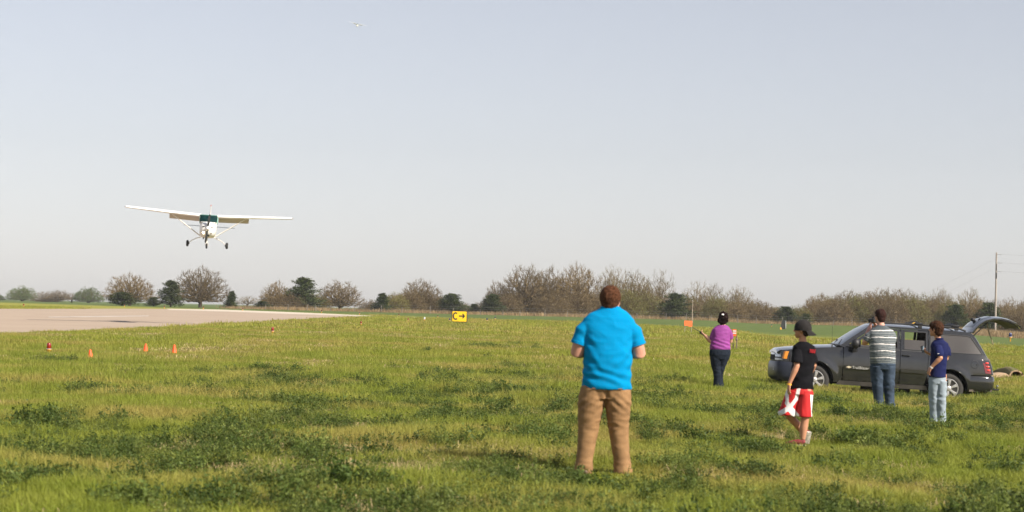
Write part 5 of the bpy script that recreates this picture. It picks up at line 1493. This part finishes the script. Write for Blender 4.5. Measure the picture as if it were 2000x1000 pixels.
def person_blue():
    o = thing('person', 'heavy man in bright blue polo shirt and tan trousers, back turned, nearest', 'person', onground(1187, 19.7))
    sk = skin_mat('skin_fair', (.52, .26, .185))
    g = MB(); M, c = add_head(g, (.030, .02, 1.678), math.pi - .25, 1.10)
    g.tube([(.02, .0, 1.48), (.025, .0, 1.58), (.03, .01, 1.68)], [(.10, .08), (.086, .074), (.080, .076)], 16, up=(0, 1, 0))
    g.stack([(.01, 0, .86, .19, .13), (.01, 0, 1.1, .20, .15), (.01, 0, 1.35, .20, .13), (.01, 0, 1.47, .19, .10), (.015, 0, 1.54, .11, .075)])
    LE, RE = Vector((-.285, -.01, 1.185)), Vector((.315, .0, 1.19)); LW, RW = Vector((-.155, .26, 1.20)), Vector((.17, .27, 1.21))
    add_arm(g, (-.20, 0, 1.46), LE, LW, (.072, .068, .064, .040)); add_arm(g, (.22, 0, 1.46), RE, RW, (.072, .068, .064, .040))
    add_hand(g, LW, (.8, .45, .1), (0, -.3, 1), 1.05, .9, 1); add_hand(g, RW, (-.8, .45, .1), (0, -.3, 1), 1.05, .9, -1)
    for x0, x1, x2 in ((-.11, -.165, -.2), (.12, .14, .184)):
        g.tube([(x0, 0, .92), ((x0 + x1) / 2, 0, .66), (x1, 0, .43), (x2 - .01, 0, .2), (x2, 0, .07)], [.10, .09, .065, .06, .045], 14)
        shoe(g, (x2, -.06, .0), (0, 1, 0), .24, .04, .06)
    b = fused(g, 'body', sk, o, .0075, 4); add_eyes(b, M, c, 1.1); o.location.z -= .03; o.scale = (1, 1, 1.008)
    hair_cap(o, M, c, 1.12, hmat('hair_auburn', (.042, .017, .008), (.125, .052, .026)), 1.16, .004, .0, (((0, .04, -.045), (.062, .05, .045)),))
    # shirt
    g = MB()
    g.stack([(.012, -.01, .835, .236, .165), (.008, -.01, .87, .240, .172), (.006, -.012, .95, .232, .172), (.01, -.01, 1.05, .232, .182), (.012, -.008, 1.17, .234, .184), (.012, 0, 1.28, .243, .172), (.012, 0, 1.38, .255, .155), (.014, 0, 1.45, .262, .135), (.016, 0, 1.505, .245, .118), (.02, 0, 1.55, .200, .102), (.024, 0, 1.588, .142, .09), (.026, 0, 1.61, .108, .085)], 40, 2.25)
    for sh, el in (((-.205, 0, 1.455), LE), ((.225, 0, 1.455), RE)):
        sh = Vector(sh); e = sh.lerp(el, .74)
        g.tube([sh + Vector((-.09 if sh.x > 0 else .09, 0, -.02)), sh + Vector((-.02 if sh.x > 0 else .02, 0, -.040)), sh.lerp(e, .4), sh.lerp(e, .8), e, e + (e - sh).normalized() * .006], [.070, .086, .090, .084, .084, .078], 20)
    me_f = folds(5.5, .0095, 1.5, 1.0, 3.0)
    def fs(x, y, z):
        v = me_f(x, y, z)
        v += .0055 * math.sin(z * 62 + x * 16 + 2 * noise.noise(Vector((x * 5, y * 5, z * 5)))) * math.exp(-((z - .96) / .09) ** 2)
        v += .007 * noise.noise(Vector((x * 7, y * 7, z * 3))) * math.exp(-((z - .84) / .05) ** 2)
        v += .005 * math.sin((z - abs(x - .01) * 1.1) * 46 + 2.5 * noise.noise(Vector((x * 4, 3, z * 4)))) * math.exp(-((z - 1.08) / .14) ** 2) * smooth(.02, .12, abs(x))
        v += .004 * math.sin((z - abs(x - .01) * .8) * 60) * math.exp(-((abs(x - .01) - .19) / .07) ** 2) * math.exp(-((z - 1.28) / .12) ** 2)
        return v
    fs_ = lambda x, y, z: float(fs(x, y, z))
    st = fused(g, 'polo_shirt', mat('blue_pique', (.0, .215, .46), .9, var=.05, vscale=3, bump=.15, bscale=320, spec=.08), o, .0075, 4, fs_)
    g = MB(); R_ = []
    for z, r1, r2 in ((1.562, .118, .094), (1.592, .104, .087), (1.618, .099, .083), (1.620, .089, .074), (1.58, .09, .07)):
        R_.append([(.026 + r1 * math.cos(2 * math.pi * k / 24), .0 + r2 * math.sin(2 * math.pi * k / 24), z - .010 * math.sin(2 * math.pi * k / 24)) for k in range(24)])
    g.rings(R_, cap=False); g.build('collar', MATS['blue_pique'], st)
    for sh, el in (((-.205, 0, 1.455), LE), ((.225, 0, 1.455), RE)):
        sh = Vector(sh); e = sh.lerp(el, .74); d = (e - sh).normalized()
        g = MB(); g.tube([e - d * .022, e - d * .02, e + d * .004, e + d * .005], [.080, .0885, .087, .078], 20, up=(0, 1, 0)); g.build('cuff', MATS['blue_pique'], st)
    # trousers
    g = MB()
    g.stack([(-.0, -.0, .74, .21, .135), (0, -.01, .84, .228, .158), (.005, -.01, .93, .225, .155), (.008, -.005, 1.0, .20, .14)], 30, 2.3)
    for pts, rr in (([(-.115, -.01, .84), (-.135, -.005, .72), (-.150, 0, .58), (-.158, .005, .45), (-.170, .0, .33), (-.188, -.005, .18), (-.200, 0, .045), (-.20, 0, .0)], [(.125, .145), (.134, .14), (.115, .12), (.099, .104), (.090, .096), (.080, .094), (.092, .112), (.088, .105)]),
                    ([(.115, -.01, .84), (.122, -.005, .72), (.124, 0, .58), (.132, .005, .45), (.146, .0, .33), (.168, -.005, .18), (.184, 0, .035), (.184, 0, -.01)], [(.125, .145), (.128, .14), (.112, .12), (.097, .104), (.089, .096), (.080, .094), (.092, .112), (.088, .105)])):
        tubeR(g, pts, rr, 24)
    ft = folds(7.5, .0042, 1.9, 1.0, 8.0, knee=.50, hem=.09)
    def ff(x, y, z):
        v = ft(x, y, z)
        v -= .020 * math.exp(-(x / .022) ** 2) * (1 if y < 0 else 0) * smooth(.68, .76, z)
        v += .0045 * math.sin((z + (x if x > 0 else -x) * .9) * 70) * math.exp(-((z - .70) / .07) ** 2)
        return float(v)
    tr = fused(g, 'trousers', mat('tan_corduroy', (.262, .152, .073), .9, var=.22, vscale=7, bump=.25, bscale=220, spec=.15), o, .0075, 3, ff)
    for sx in (-1, 1):
        g = MB(); g.box((sx * .095 + .005, -.163, .845), (.10, .004, .010), bev=.001); g.build('pocket', mat('tan_seam', (.20, .10, .045), .9), tr)
    g = MB()
    for x2 in (-.2, .184): shoe(g, (x2, -.11, .0), (0, 1, 0), .31, .052, .08)
    g.build('shoes', mat('brown_shoe', (.10, .06, .035), .6, var=.2), o)
person_blue()

def person_boy():
    o = thing('person', 'boy in a backward dark cap, black t-shirt and red and white shorts walking left', 'person', onground(1568, 26))
    sk = skin_mat('skin_tan', (.50, .24, .145)); yaw = -R(112)
    g = MB(); M, c = add_head(g, (-.005, 0, 1.478), yaw, .98)
    g.tube([(.015, .0, 1.28), (.005, .0, 1.36), (0, 0, 1.43)], [(.06, .06), (.046, .05), (.045, .05)], 14, up=(0, 1, 0))
    g.stack([(.0, 0, .76, .12, .10), (.01, 0, .95, .115, .10), (.02, 0, 1.15, .125, .10), (.02, 0, 1.26, .12, .08), (.018, 0, 1.31, .07, .06)])
    E1, W1 = Vector((-.080, -.14, 1.02)), Vector((-.165, -.12, .80))
    add_arm(g, (-.075, -.075, 1.245), E1, W1, (.044, .038, .036, .024)); add_hand(g, W1, (-.12, -.05, -1), (.9, .3, 0), .92, .5, -1)
    E2, W2 = Vector((.165, .07, 1.03)), Vector((.10, .22, .84))
    add_arm(g, (.125, .06, 1.25), E2, W2, (.044, .038, .036, .024)); add_hand(g, W2, (-.2, .2, -1), (-.9, .3, 0), .92, .5, 1)
    g.tube([(-.06, .03, .76), (-.13, .06, .56), (-.125, .08, .37), (-.02, .14, .27), (.075, .20, .155)], [.085, .075, .052, .050, .033], 14)
    g.tube([(.05, -.03, .76), (.055, -.05, .56), (.052, -.05, .37), (.038, -.03, .24), (.030, -.02, .09)], [.085, .075, .052, .053, .033], 14)
    shoe(g, (.055, -.02, .015), (-1, .25, 0), .20, .034, .05)
    shoe(g, (.12, .16, .16), (-.35, .9, 0), .20, .034, .05, 1.0)
    b = fused(g, 'body', sk, o, .0065, 4); add_eyes(b, M, c, .98)
    hair_cap(o, M, c, .97, hmat('hair_dark_brown', (.03, .018, .012), (.05, .03, .02)), .98, .002, .01)
    # cap worn backward
    mc = mat('charcoal_cap', (.022, .020, .020), .9, var=.2, vscale=20, bump=.2, bscale=200, spec=.15)
    g = MB(); R_ = []
    for z, k in ((-.012, 1.0), (.03, 1.02), (.07, .93), (.10, .72), (.122, .40), (.128, .05)):
        R_.append([c + M @ Vector((.090 * k * math.cos(a), .014 + .110 * k * math.sin(a), z)) for a in [2 * math.pi * j / 26 for j in range(26)]])
    g.rings(R_); cp = g.build('cap', mc, o)
    g = MB(); V = []; n = 12
    for z2, q in ((.0, 0), (.006, 1)):
        for u in (0, .5, 1):
            for j in range(n + 1):
                a = R(35 + 110 * j / n); rr = 1 + u * .62
                V.append(c + M @ Vector((.090 * math.cos(a) * (1 + u * .12), .012 + .108 * math.sin(a) * rr, -.006 - .052 * u - z2 - .018 * u * math.cos(a) ** 2)))
    m_ = n + 1; F = []
    for q in (0, 3):
        for i in range(2):
            for j in range(n): F.append(((q + i) * m_ + j, (q + i) * m_ + j + 1, (q + i + 1) * m_ + j + 1, (q + i + 1) * m_ + j))
    for j in range(n): F.append((2 * m_ + j, 2 * m_ + j + 1, 5 * m_ + j + 1, 5 * m_ + j))
    g.add(V, F); g.build('brim', mc, cp)
    g = MB()
    g.stack([(-.005, 0, .725, .165, .13), (-.005, 0, .77, .160, .135), (.002, 0, .90, .145, .13), (.018, 0, 1.03, .138, .125), (.024, 0, 1.14, .145, .125), (.026, 0, 1.22, .152, .115), (.024, 0, 1.27, .138, .10), (.02, 0, 1.305, .095, .08), (.015, 0, 1.33, .060, .062)], 36, 2.2)
    for sh, e in (((-.070, -.07, 1.24), Vector((-.082, -.128, 1.07))), ((.120, .05, 1.24), Vector((.155, .065, 1.07)))):
        sh = Vector(sh) - Vector((0, 0, .03)); g.tube([sh, sh.lerp(e, .5), e, e - Vector((0, 0, .005))], [.062, .068, .071, .066], 18, up=(0, 1, 0))
    f1 = folds(6, .0075, 1.4, 1.0, 14.0)
    def fb(x, y, z): return f1(x, y, z) + .006 * math.sin(z * 42 - x * 22) * math.exp(-((z - .92) / .14) ** 2)
    st = fused(g, 't_shirt', mat('black_jersey', (.006, .006, .008), .9, var=.2, vscale=6, bump=.1, bscale=250, spec=.12), o, .0065, 4, fb)
    mr_ = mat('red_print', (.50, .012, .02), .7); g = MB(); y0 = -.105
    for i, x in enumerate((.075, .092, .108, .124, .139)):
        yb = -.128 + (x - .075) * .62
        g.box((x + .012, yb, 1.215 - .002 * i), (.006, .012, .040 if i % 2 else .046)); 
        g.box((x + .018, yb, 1.200 if i % 2 else 1.231), (.010, .012, .008))
    g.build('back_print', mr_, st)
    # shorts
    g = MB()
    g.stack([(-.01, 0, .66, .155, .135), (-.005, 0, .74, .150, .13), (-.002, 0, .80, .135, .12)], 28, 2.2)
    tubeR(g, [(-.075, .0, .70), (-.115, .01, .58), (-.150, .02, .46), (-.165, .02, .395), (-.165, .02, .39)], [(.105, .12), (.108, .12), (.112, .12), (.118, .125), (.105, .11)], 24)
    tubeR(g, [(.055, -.02, .70), (.048, -.03, .58), (.040, -.04, .46), (.036, -.04, .385), (.036, -.04, .38)], [(.10, .12), (.10, .12), (.098, .115), (.10, .118), (.09, .11)], 24)
    sh_ = fused(g, 'shorts', mat('red_mesh_cloth', (.50, .008, .010), .75, var=.12, vscale=4), o, .0055, 3, folds(7, .009, .5, 1.4, 21.0, hem=.42))
    mw = mat('white_cloth', (.74, .71, .70), .8, var=.05)
    def segd(px, pz, a, b):
        ax, az = a; bx, bz = b; t = max(0, min(1, ((px - ax) * (bx - ax) + (pz - az) * (bz - az)) / ((bx - ax) ** 2 + (bz - az) ** 2)))
        return math.hypot(px - ax - t * (bx - ax), pz - az - t * (bz - az))
    lines = [((-.035, .80), (-.075, .60), .022), ((-.075, .60), (-.150, .50), .024), ((-.150, .50), (-.285, .40), .028),
             ((-.185, .76), (-.185, .55), .018), ((-.185, .55), (-.150, .47), .026), ((-.150, .48), (-.075, .395), .040)]
    def shf(x, y, z):
        if x > .100 + .10 * (.62 - z) * (z < .62): return 1 if z < .66 else 0
        if y < .06:
            for a, b, w in lines:
                if x < -.03 + .06 * (z > .6) and segd(x, z, a, b) < w: return 1
        return 0
    paint_faces(sh_, [MATS['red_mesh_cloth'], mw], shf)
    g = MB(); g.tube([W1 + Vector((-.003, 0, -.004)), W1 + Vector((-.006, 0, -.022))], .031, 14); g.build('wristband', mat('yellow_band', (.85, .42, .03), .5), o)
    ms = mat('maroon_shoe', (.20, .025, .03), .6, var=.35, vscale=30); msole = mat('white_sole', (.50, .46, .40), .7, var=.5, vscale=25)
    g = MB(); shoe(g, (.065, -.02, .022), (-1, .18, 0), .25, .045, .075); s1 = g.build('shoe', ms, o)
    g = MB(); shoe(g, (.075, -.02, -.002), (-1, .18, 0), .27, .050, .028); g.build('sole', msole, s1)
    hp = Vector((.125, .15, .175)); dr = Vector((-.25, .9, 0)); tl = 1.05
    g = MB(); shoe(g, hp, dr, .24, .045, .075, tl); s2 = g.build('shoe', ms, o)
    up = Vector((0, 0, 1)) * math.cos(tl) + dr.normalized() * math.sin(tl)
    g = MB(); shoe(g, hp - up * .024 + Vector((0, 0, .012)), dr, .26, .050, .028, tl); g.build('sole', msole, s2)
person_boy()

def person_woman():
    o = thing('person', 'woman in a purple top and dark jeans with a white hair clip, holding a radio', 'person', onground(1408, 44.6)); o.scale = (1, 1, 1.045)
    sk = skin_mat('skin_warm', (.52, .27, .18))
    g = MB(); M, c = add_head(g, (.050, .01, 1.505), math.pi + .35, .96)
    g.tube([(.04, .0, 1.31), (.045, .0, 1.39), (.05, 0, 1.45)], [(.08, .07), (.055, .055), (.050, .052)], 14, up=(0, 1, 0))
    g.stack([(.0, 0, .80, .18, .14), (.01, 0, 1.0, .17, .13), (.02, 0, 1.2, .17, .12), (.03, 0, 1.30, .14, .09), (.035, 0, 1.355, .08, .07)])
    E1, W1 = Vector((-.175, .01, 1.005)), Vector((-.320, .10, 1.125))
    add_arm(g, (-.13, 0, 1.26), E1, W1, (.066, .058, .056, .036)); add_hand(g, W1, (-.7, .3, .55), (.3, .3, .7), 1.05, 1.1, 1)
    E2, W2 = Vector((.235, .06, 1.03)), Vector((.12, .27, 1.08))
    add_arm(g, (.19, 0, 1.26), E2, W2, (.062, .052, .048, .028)); add_hand(g, W2, (-.8, .3, .1), (0, .3, .7), .95, 1.0, -1)
    for P_ in ([(-.10, 0, .82), (-.09, 0, .6), (-.06, 0, .42), (-.04, -.01, .2), (-.03, -.01, .07)], [(.10, 0, .82), (.06, .03, .6), (.01, .06, .42), (.02, .10, .2), (.03, .13, .07)]):
        g.tube(P_, [.10, .08, .058, .05, .038], 12)
        shoe(g, Vector(P_[-1]) + Vector((0, -.05, -.06)), (0, 1, 0), .2, .035, .05)
    b = fused(g, 'body', sk, o, .0075, 4); add_eyes(b, M, c, .96)
    hr = hair_cap(o, M, c, .96, hmat('hair_black_brown', (.012, .007, .007), (.030, .016, .014)), 1.24, .020, .02, (((0, .07, .01), (.075, .06, .085)), ((0, .06, -.05), (.078, .055, .060)), ((.055, .045, -.055), (.040, .045, .05)), ((-.06, .045, -.045), (.038, .045, .05)), ((.085, .03, -.06), (.042, .05, .055)), ((.03, .05, -.10), (.06, .045, .04))))
    g = MB(); g.ell((.032, -.112, 1.575), (.030, .014, .017), 14, 8); g.ell((.046, -.118, 1.567), (.014, .012, .012)); g.build('hair_clip', mat('white_clip', (.85, .82, .82), .4), hr)
    g = MB()
    g.stack([(.002, 0, .845, .225, .165), (.0, 0, .88, .228, .17), (.002, 0, .95, .218, .165), (.006, 0, 1.03, .205, .16), (.014, 0, 1.12, .198, .15), (.022, 0, 1.20, .198, .14), (.028, 0, 1.27, .19, .12), (.034, 0, 1.315, .155, .10), (.038, 0, 1.345, .115, .085), (.04, 0, 1.355, .10, .075)], 34, 2.2)
    for sh, el, k in (((-.125, 0, 1.255), E1, .86), ((.185, 0, 1.255), E2, .80)):
        sh = Vector(sh); e = sh.lerp(el, k); g.tube([sh + Vector((-.06 if sh.x > .03 else .06, 0, -.01)), sh + Vector((0, 0, -.035)), sh.lerp(e, .5), e, e + (e - sh).normalized() * .005], [.055, .068, .074, .070, .064], 18)
    f1 = folds(7, .0075, 1.6, 1, 31.0)
    fused(g, 'top', mat('purple_knit', (.225, .034, .215), .8, var=.10, vscale=6, bump=.12, bscale=200), o, .0075, 4, lambda x, y, z: f1(x, y, z) + .005 * math.sin(z * 75 + x * 25) * math.exp(-((z - .96) / .09) ** 2))
    g = MB()
    g.stack([(-.0, 0, .64, .200, .15), (0, -.01, .74, .232, .175), (0, -.01, .82, .232, .17), (0, 0, .88, .205, .15)], 28, 2.2)
    tubeR(g, [(-.085, -.01, .74), (-.082, -.01, .62), (-.068, 0, .50), (-.050, 0, .38), (-.042, -.01, .25), (-.038, -.01, .10), (-.036, -.01, .02), (-.036, -.01, .012)], [(.135, .15), (.128, .135), (.112, .115), (.088, .095), (.082, .09), (.092, .10), (.102, .115), (.09, .10)], 24)
    tubeR(g, [(.090, -.01, .74), (.060, .01, .62), (.030, .04, .50), (.010, .06, .38), (.010, .09, .25), (.022, .12, .10), (.030, .13, .03), (.03, .13, .02)], [(.13, .15), (.118, .13), (.10, .11), (.08, .09), (.078, .085), (.085, .095), (.095, .105), (.085, .09)], 24)
    fused(g, 'jeans', mat('dark_denim', (.012, .017, .028), .9, var=.35, vscale=5, bump=.2, bscale=150, spec=.15), o, .0075, 4, folds(7, .008, 1.3, 1, 41.0, knee=.42, hem=.08))
    g = MB()
    for x, y in ((-.036, -.07), (.03, .07)): shoe(g, (x, y, 0), (0, 1, 0), .26, .042, .06)
    g.build('shoes', mat('black_shoe', (.02, .02, .02), .6), o)
    # radio in her hand
    h = o.location + W1 + Vector((-.062, .055, .045 + W1.z * .045))
    r_ = thing('handheld_radio', 'black handheld radio with a long antenna held by the woman in purple', 'radio', h, 0)
    r_.rotation_euler = (0, R(-62), 0)
    g = MB(); g.box((0, 0, 0), (.055, .035, .12), bev=.008); g.build('case', m_trim, r_)
    g = MB(); g.box((0, -.022, -.02), (.035, .006, .045), bev=.002); g.build('keypad', mat('pale_keypad', (.5, .5, .5), .5), r_)
    g = MB(); g.tube([(.012, 0, .05), (.012, 0, .12), (.014, 0, .245)], [.010, .008, .006], 8); g.build('antenna', m_trim, r_)
person_woman()

def person_striped():
    o = thing('person', 'heavy man in a grey and white striped shirt and blue jeans photographing beside the car', 'person', onground(1718, 37)); o.location.z -= .045
    sk = skin_mat('skin_pink', (.55, .28, .21)); 
    g = MB(); M, c = add_head(g, (.010, .02, 1.695), math.pi + .55, 1.03)
    g.tube([(.04, .0, 1.46), (.03, .0, 1.54), (.015, .01, 1.63)], [(.085, .08), (.066, .066), (.060, .062)], 14, up=(0, 1, 0))
    g.stack([(.075, 0, .84, .19, .15), (.07, 0, 1.1, .19, .16), (.06, 0, 1.33, .19, .13), (.05, 0, 1.44, .17, .10), (.04, 0, 1.50, .10, .08)])
    E1, W1 = Vector((-.245, .06, 1.20)), Vector((-.125, .25, 1.51)); E2, W2 = Vector((.265, .16, 1.20)), Vector((.02, .34, 1.50))
    add_arm(g, (-.14, .0, 1.40), E1, W1, (.066, .056, .052, .032)); add_hand(g, W1, (.35, .1, .9), (.8, .3, 0), 1.0, 1.2, 1)
    add_arm(g, (.235, .0, 1.40), E2, W2, (.066, .056, .052, .032)); add_hand(g, W2, (-.5, .1, .7), (-.8, -.3, 0), 1.0, 1.2, -1)
    for x0, x1, x2 in ((-.02, -.01, .025), (.17, .19, .225)):
        g.tube([(x0, 0, .90), ((x0 + x1) / 2, 0, .66), (x1, 0, .45), (x2, 0, .2), (x2, 0, .07)], [.10, .09, .065, .06, .045], 14)
        shoe(g, (x2, -.05, 0), (.2, 1, 0), .24, .04, .06)
    b = fused(g, 'body', sk, o, .0075, 4); add_eyes(b, M, c, 1.03)
    hair_cap(o, M, c, 1.03, hmat('hair_brown_dark', (.025, .011, .010), (.055, .025, .020)), 1.14, .005, .02)
    g = MB()
    g.stack([(.078, -.0, .835, .228, .175), (.076, 0, .87, .232, .18), (.07, -.01, .97, .232, .185), (.065, -.01, 1.08, .232, .19), (.06, 0, 1.20, .236, .18), (.056, 0, 1.30, .245, .165), (.052, 0, 1.38, .246, .145), (.048, 0, 1.44, .215, .12), (.042, 0, 1.485, .15, .10), (.038, 0, 1.52, .095, .085), (.036, 0, 1.535, .080, .078)], 38, 2.2)
    for sh, el, k in (((-.135, 0, 1.39), E1, .72), ((.235, 0, 1.39), E2, .72)):
        sh = Vector(sh); e = sh.lerp(el, k); g.tube([sh + Vector((-.07 if sh.x > .05 else .07, 0, -.01)), sh + Vector((0, 0, -.04)), sh.lerp(e, .5), e, e + (e - sh).normalized() * .006], [.065, .082, .086, .082, .075], 20)
    f1 = folds(6, .0065, 1.5, 1, 51.0)
    st = fused(g, 'striped_shirt', mat('grey_jersey', (.085, .100, .112), .9, var=.10, vscale=5, spec=.15), o, .006, 4, f1)
    mwh = mat('white_stripe', (.72, .69, .68), .8); mlg = mat('pale_grey_stripe', (.185, .205, .215), .85)
    def fp(x, y, z):
        if z > 1.455: return 0
        zz = z - .012 * math.sin(x * 7 + 1) - .010 * noise.noise(Vector((x * 6, y * 6, z * 3)))
        if x < -.165: zz += (x + .165) * .55 + .02
        t = (1.44 - zz) / .122; f = t - math.floor(t)
        if .0 <= f < .125: return 1
        if .45 < f < .56 or .72 < f < .82 or .24 < f < .32: return 2
        return 0
    paint_faces(st, [MATS['grey_jersey'], mwh, mlg], fp)
    g = MB()
    g.stack([(.085, 0, .74, .215, .15), (.08, -.01, .84, .225, .17), (.078, 0, .92, .20, .15)], 28, 2.2)
    tubeR(g, [(-.03, -.01, .80), (-.022, 0, .66), (-.012, 0, .5), (0, .0, .36), (.015, 0, .2), (.028, -.01, .05), (.03, -.01, .02)], [(.125, .15), (.122, .135), (.108, .115), (.096, .10), (.088, .095), (.090, .10), (.08, .09)], 24)
    tubeR(g, [(.185, -.01, .80), (.185, 0, .66), (.190, 0, .5), (.20, .0, .36), (.215, 0, .2), (.228, -.01, .05), (.23, -.01, .02)], [(.12, .15), (.12, .135), (.105, .115), (.095, .10), (.086, .095), (.088, .10), (.078, .09)], 24)
    fused(g, 'jeans', mat('blue_denim', (.040, .058, .088), .9, var=.35, vscale=4, bump=.2, bscale=150, spec=.15), o, .0075, 4, folds(7, .009, 1.4, 1, 61.0, knee=.47, hem=.1))
    g = MB(); shoe(g, (.0, -.10, 0), (.1, 1, 0), .30, .05, .075); shoe(g, (.225, -.12, 0), (.75, .5, 0), .27, .05, .075)
    g.build('shoes', mat('navy_shoe', (.03, .04, .08), .6), o)
    h = o.location + Vector((-.055, .235, 1.615)) 
    k = thing('camera_device', 'black camera held up to the eye of the man in the striped shirt', 'camera', h, R(35))
    g = MB(); g.box((0, 0, 0), (.12, .07, .085), bev=.015); g.box((0, 0, .05), (.06, .06, .04), bev=.012); g.build('case', m_trim, k)
    g = MB(); g.tube([(0, .03, 0), (0, .07, 0), (0, .11, 0)], [.034, .036, .036], 18); g.build('lens_barrel', m_trim, k)
person_striped()

def person_navy():
    o = thing('person', 'curly haired boy in navy polo and pale jeans before the rear wheel', 'person', onground(1835, 31)); o.location.z -= .045
    sk = MATS['skin_tan']
    g = MB(); M, c = add_head(g, (-.052, 0, 1.462), math.pi + .95, .97)
    g.tube([(.0, .0, 1.26), (-.02, .0, 1.34), (-.04, 0, 1.41)], [(.06, .06), (.046, .048), (.045, .05)], 14, up=(0, 1, 0))
    g.stack([(-.01, 0, .74, .10, .09), (-.0, 0, .95, .10, .09), (.015, 0, 1.15, .11, .09), (.012, 0, 1.24, .10, .075), (.005, 0, 1.30, .06, .055)])
    E1, W1 = Vector((-.008, -.19, 1.035)), Vector((-.140, -.13, .885))
    add_arm(g, (-.045, -.085, 1.235), E1, W1, (.043, .038, .036, .023)); add_hand(g, W1, (-.35, .35, -.85), (.9, .3, 0), .90, .8, -1)
    E2, W2 = Vector((.145, .06, 1.03)), Vector((-.09, .20, 1.08)); 
    add_arm(g, (.115, .05, 1.235), E2, W2, (.043, .038, .036, .023)); add_hand(g, W2, (-.85, .1, .45), (.3, .3, .8), .90, .9, 1)
    for x0, x2, y in ((-.055, -.045, .02), (.05, .055, -.02)):
        g.tube([(x0, 0, .78), (x0, y, .58), (x0, y, .4), (x2, y, .2), (x2, y, .07)], [.08, .07, .052, .047, .036], 12)
        shoe(g, (x2, y - .05, 0), (-.6, 1, 0), .2, .035, .05)
    b = fused(g, 'body', sk, o, .0065, 4); add_eyes(b, M, c, .97)
    hair_cap(o, M, c, .97, hmat('hair_curly_brown', (.035, .015, .009), (.085, .038, .020)), 1.16, .012, .015)
    g = MB()
    g.stack([(-.012, 0, .735, .130, .12), (-.012, 0, .78, .128, .12), (-.004, 0, .90, .122, .12), (.006, 0, 1.03, .124, .12), (.014, 0, 1.13, .132, .12), (.016, 0, 1.20, .140, .11), (.014, 0, 1.255, .125, .095), (.008, 0, 1.29, .085, .075), (.004, 0, 1.315, .060, .062)], 34, 2.2)
    for sh, e in (((-.035, -.08, 1.225), Vector((-.016, -.165, 1.065))), ((.115, .045, 1.23), Vector((.138, .058, 1.07)))):
        sh = Vector(sh) - Vector((0, 0, .03)); g.tube([sh, sh.lerp(e, .5), e, e - Vector((0, 0, .005))], [.062, .068, .068, .062], 18, up=(0, 1, 0))
    f1 = folds(7, .007, 1.4, 1, 71.0)
    st = fused(g, 'polo_shirt', mat('navy_pique', (.010, .014, .066), .85, var=.12, vscale=6, bump=.1, bscale=250, spec=.15), o, .0065, 4, f1)
    g = MB(); g.tube([(.004 + .055 * math.cos(a), .06 * math.sin(a), 1.318 - .006 * math.sin(a)) for a in [i * math.pi / 10 for i in range(21)]], .012, 8); g.build('collar', MATS['navy_pique'], st)
    g = MB(); g.box((-.050, -.222, 1.098), (.022, .006, .008)); g.build('sleeve_mark', mat('white_mark', (.7, .7, .7), .6), st)
    g = MB()
    g.stack([(-.008, 0, .64, .125, .105), (-.008, 0, .72, .130, .11), (-.006, 0, .78, .12, .10)], 26, 2.2)
    tubeR(g, [(-.055, .01, .68), (-.055, .01, .56), (-.050, .02, .42), (-.045, .02, .28), (-.038, .02, .13), (-.035, .02, .03), (-.035, .02, .015)], [(.088, .11), (.086, .10), (.080, .09), (.074, .082), (.074, .085), (.080, .095), (.07, .085)], 22)
    tubeR(g, [(.050, -.01, .68), (.048, -.02, .56), (.048, -.02, .42), (.050, -.02, .28), (.055, -.02, .13), (.058, -.02, .03), (.058, -.02, .015)], [(.085, .11), (.082, .10), (.076, .09), (.070, .082), (.070, .085), (.074, .095), (.065, .085)], 22)
    fused(g, 'jeans', mat('pale_denim', (.25, .30, .345), .9, var=.18, vscale=5, bump=.2, bscale=150), o, .0065, 4, folds(8, .008, 1.3, 1, 81.0, knee=.42, hem=.08))
    g = MB()
    for x, y in ((-.035, -.05), (.058, -.09)): shoe(g, (x, y, 0), (-.5, 1, 0), .26, .045, .07)
    g.build('shoes', mat('grey_shoe', (.15, .15, .15), .6), o)
    g = MB(); g.tube([W1 + Vector((.012, -.004, .014)), W1 + Vector((.002, 0, -.002))], .028, 14); g.build('watch', mat('pale_watch', (.75, .72, .68), .4), o)
    k = thing('mobile_phone', 'small phone held out in the far hand of the boy in navy', 'phone', o.location + Vector((-.195, .215, 1.155)), R(20))
    k.rotation_euler.y = R(-20)
    g = MB(); g.box((0, 0, 0), (.055, .012, .105), bev=.005); g.build('case', m_trim, k)
    g = MB(); g.box((0, -.008, .004), (.046, .003, .082)); g.build('screen', mat('phone_screen', (.20, .26, .32), .15), k)
    return o
nb = person_navy()
# ------------------------------------------------------------ haze: one closed box of thin air round the whole scene
def build_haze():
    g = MB(); zb, zt = -3.2, 215
    g.box((0, 1400, (zb + zt) / 2), (3400, 3300, zt - zb))
    m = bpy.data.materials.new('haze_air'); m.use_nodes = True
    nt = m.node_tree; nt.nodes.remove(nt.nodes['Principled BSDF'])
    v = nt.nodes.new('ShaderNodeVolumePrincipled')
    v.inputs['Color'].default_value = (.88, .93, 1.0, 1); v.inputs['Density'].default_value = HAZE
    v.inputs['Anisotropy'].default_value = 0.0
    nt.links.new(v.outputs[0], nt.nodes['Material Output'].inputs['Volume'])
    o = g.build('haze', m, None, smooth_=False)
    tag(o, 'thin pale haze filling the air over the airfield', 'haze', kind='stuff')
HAZE = .00015
build_haze()
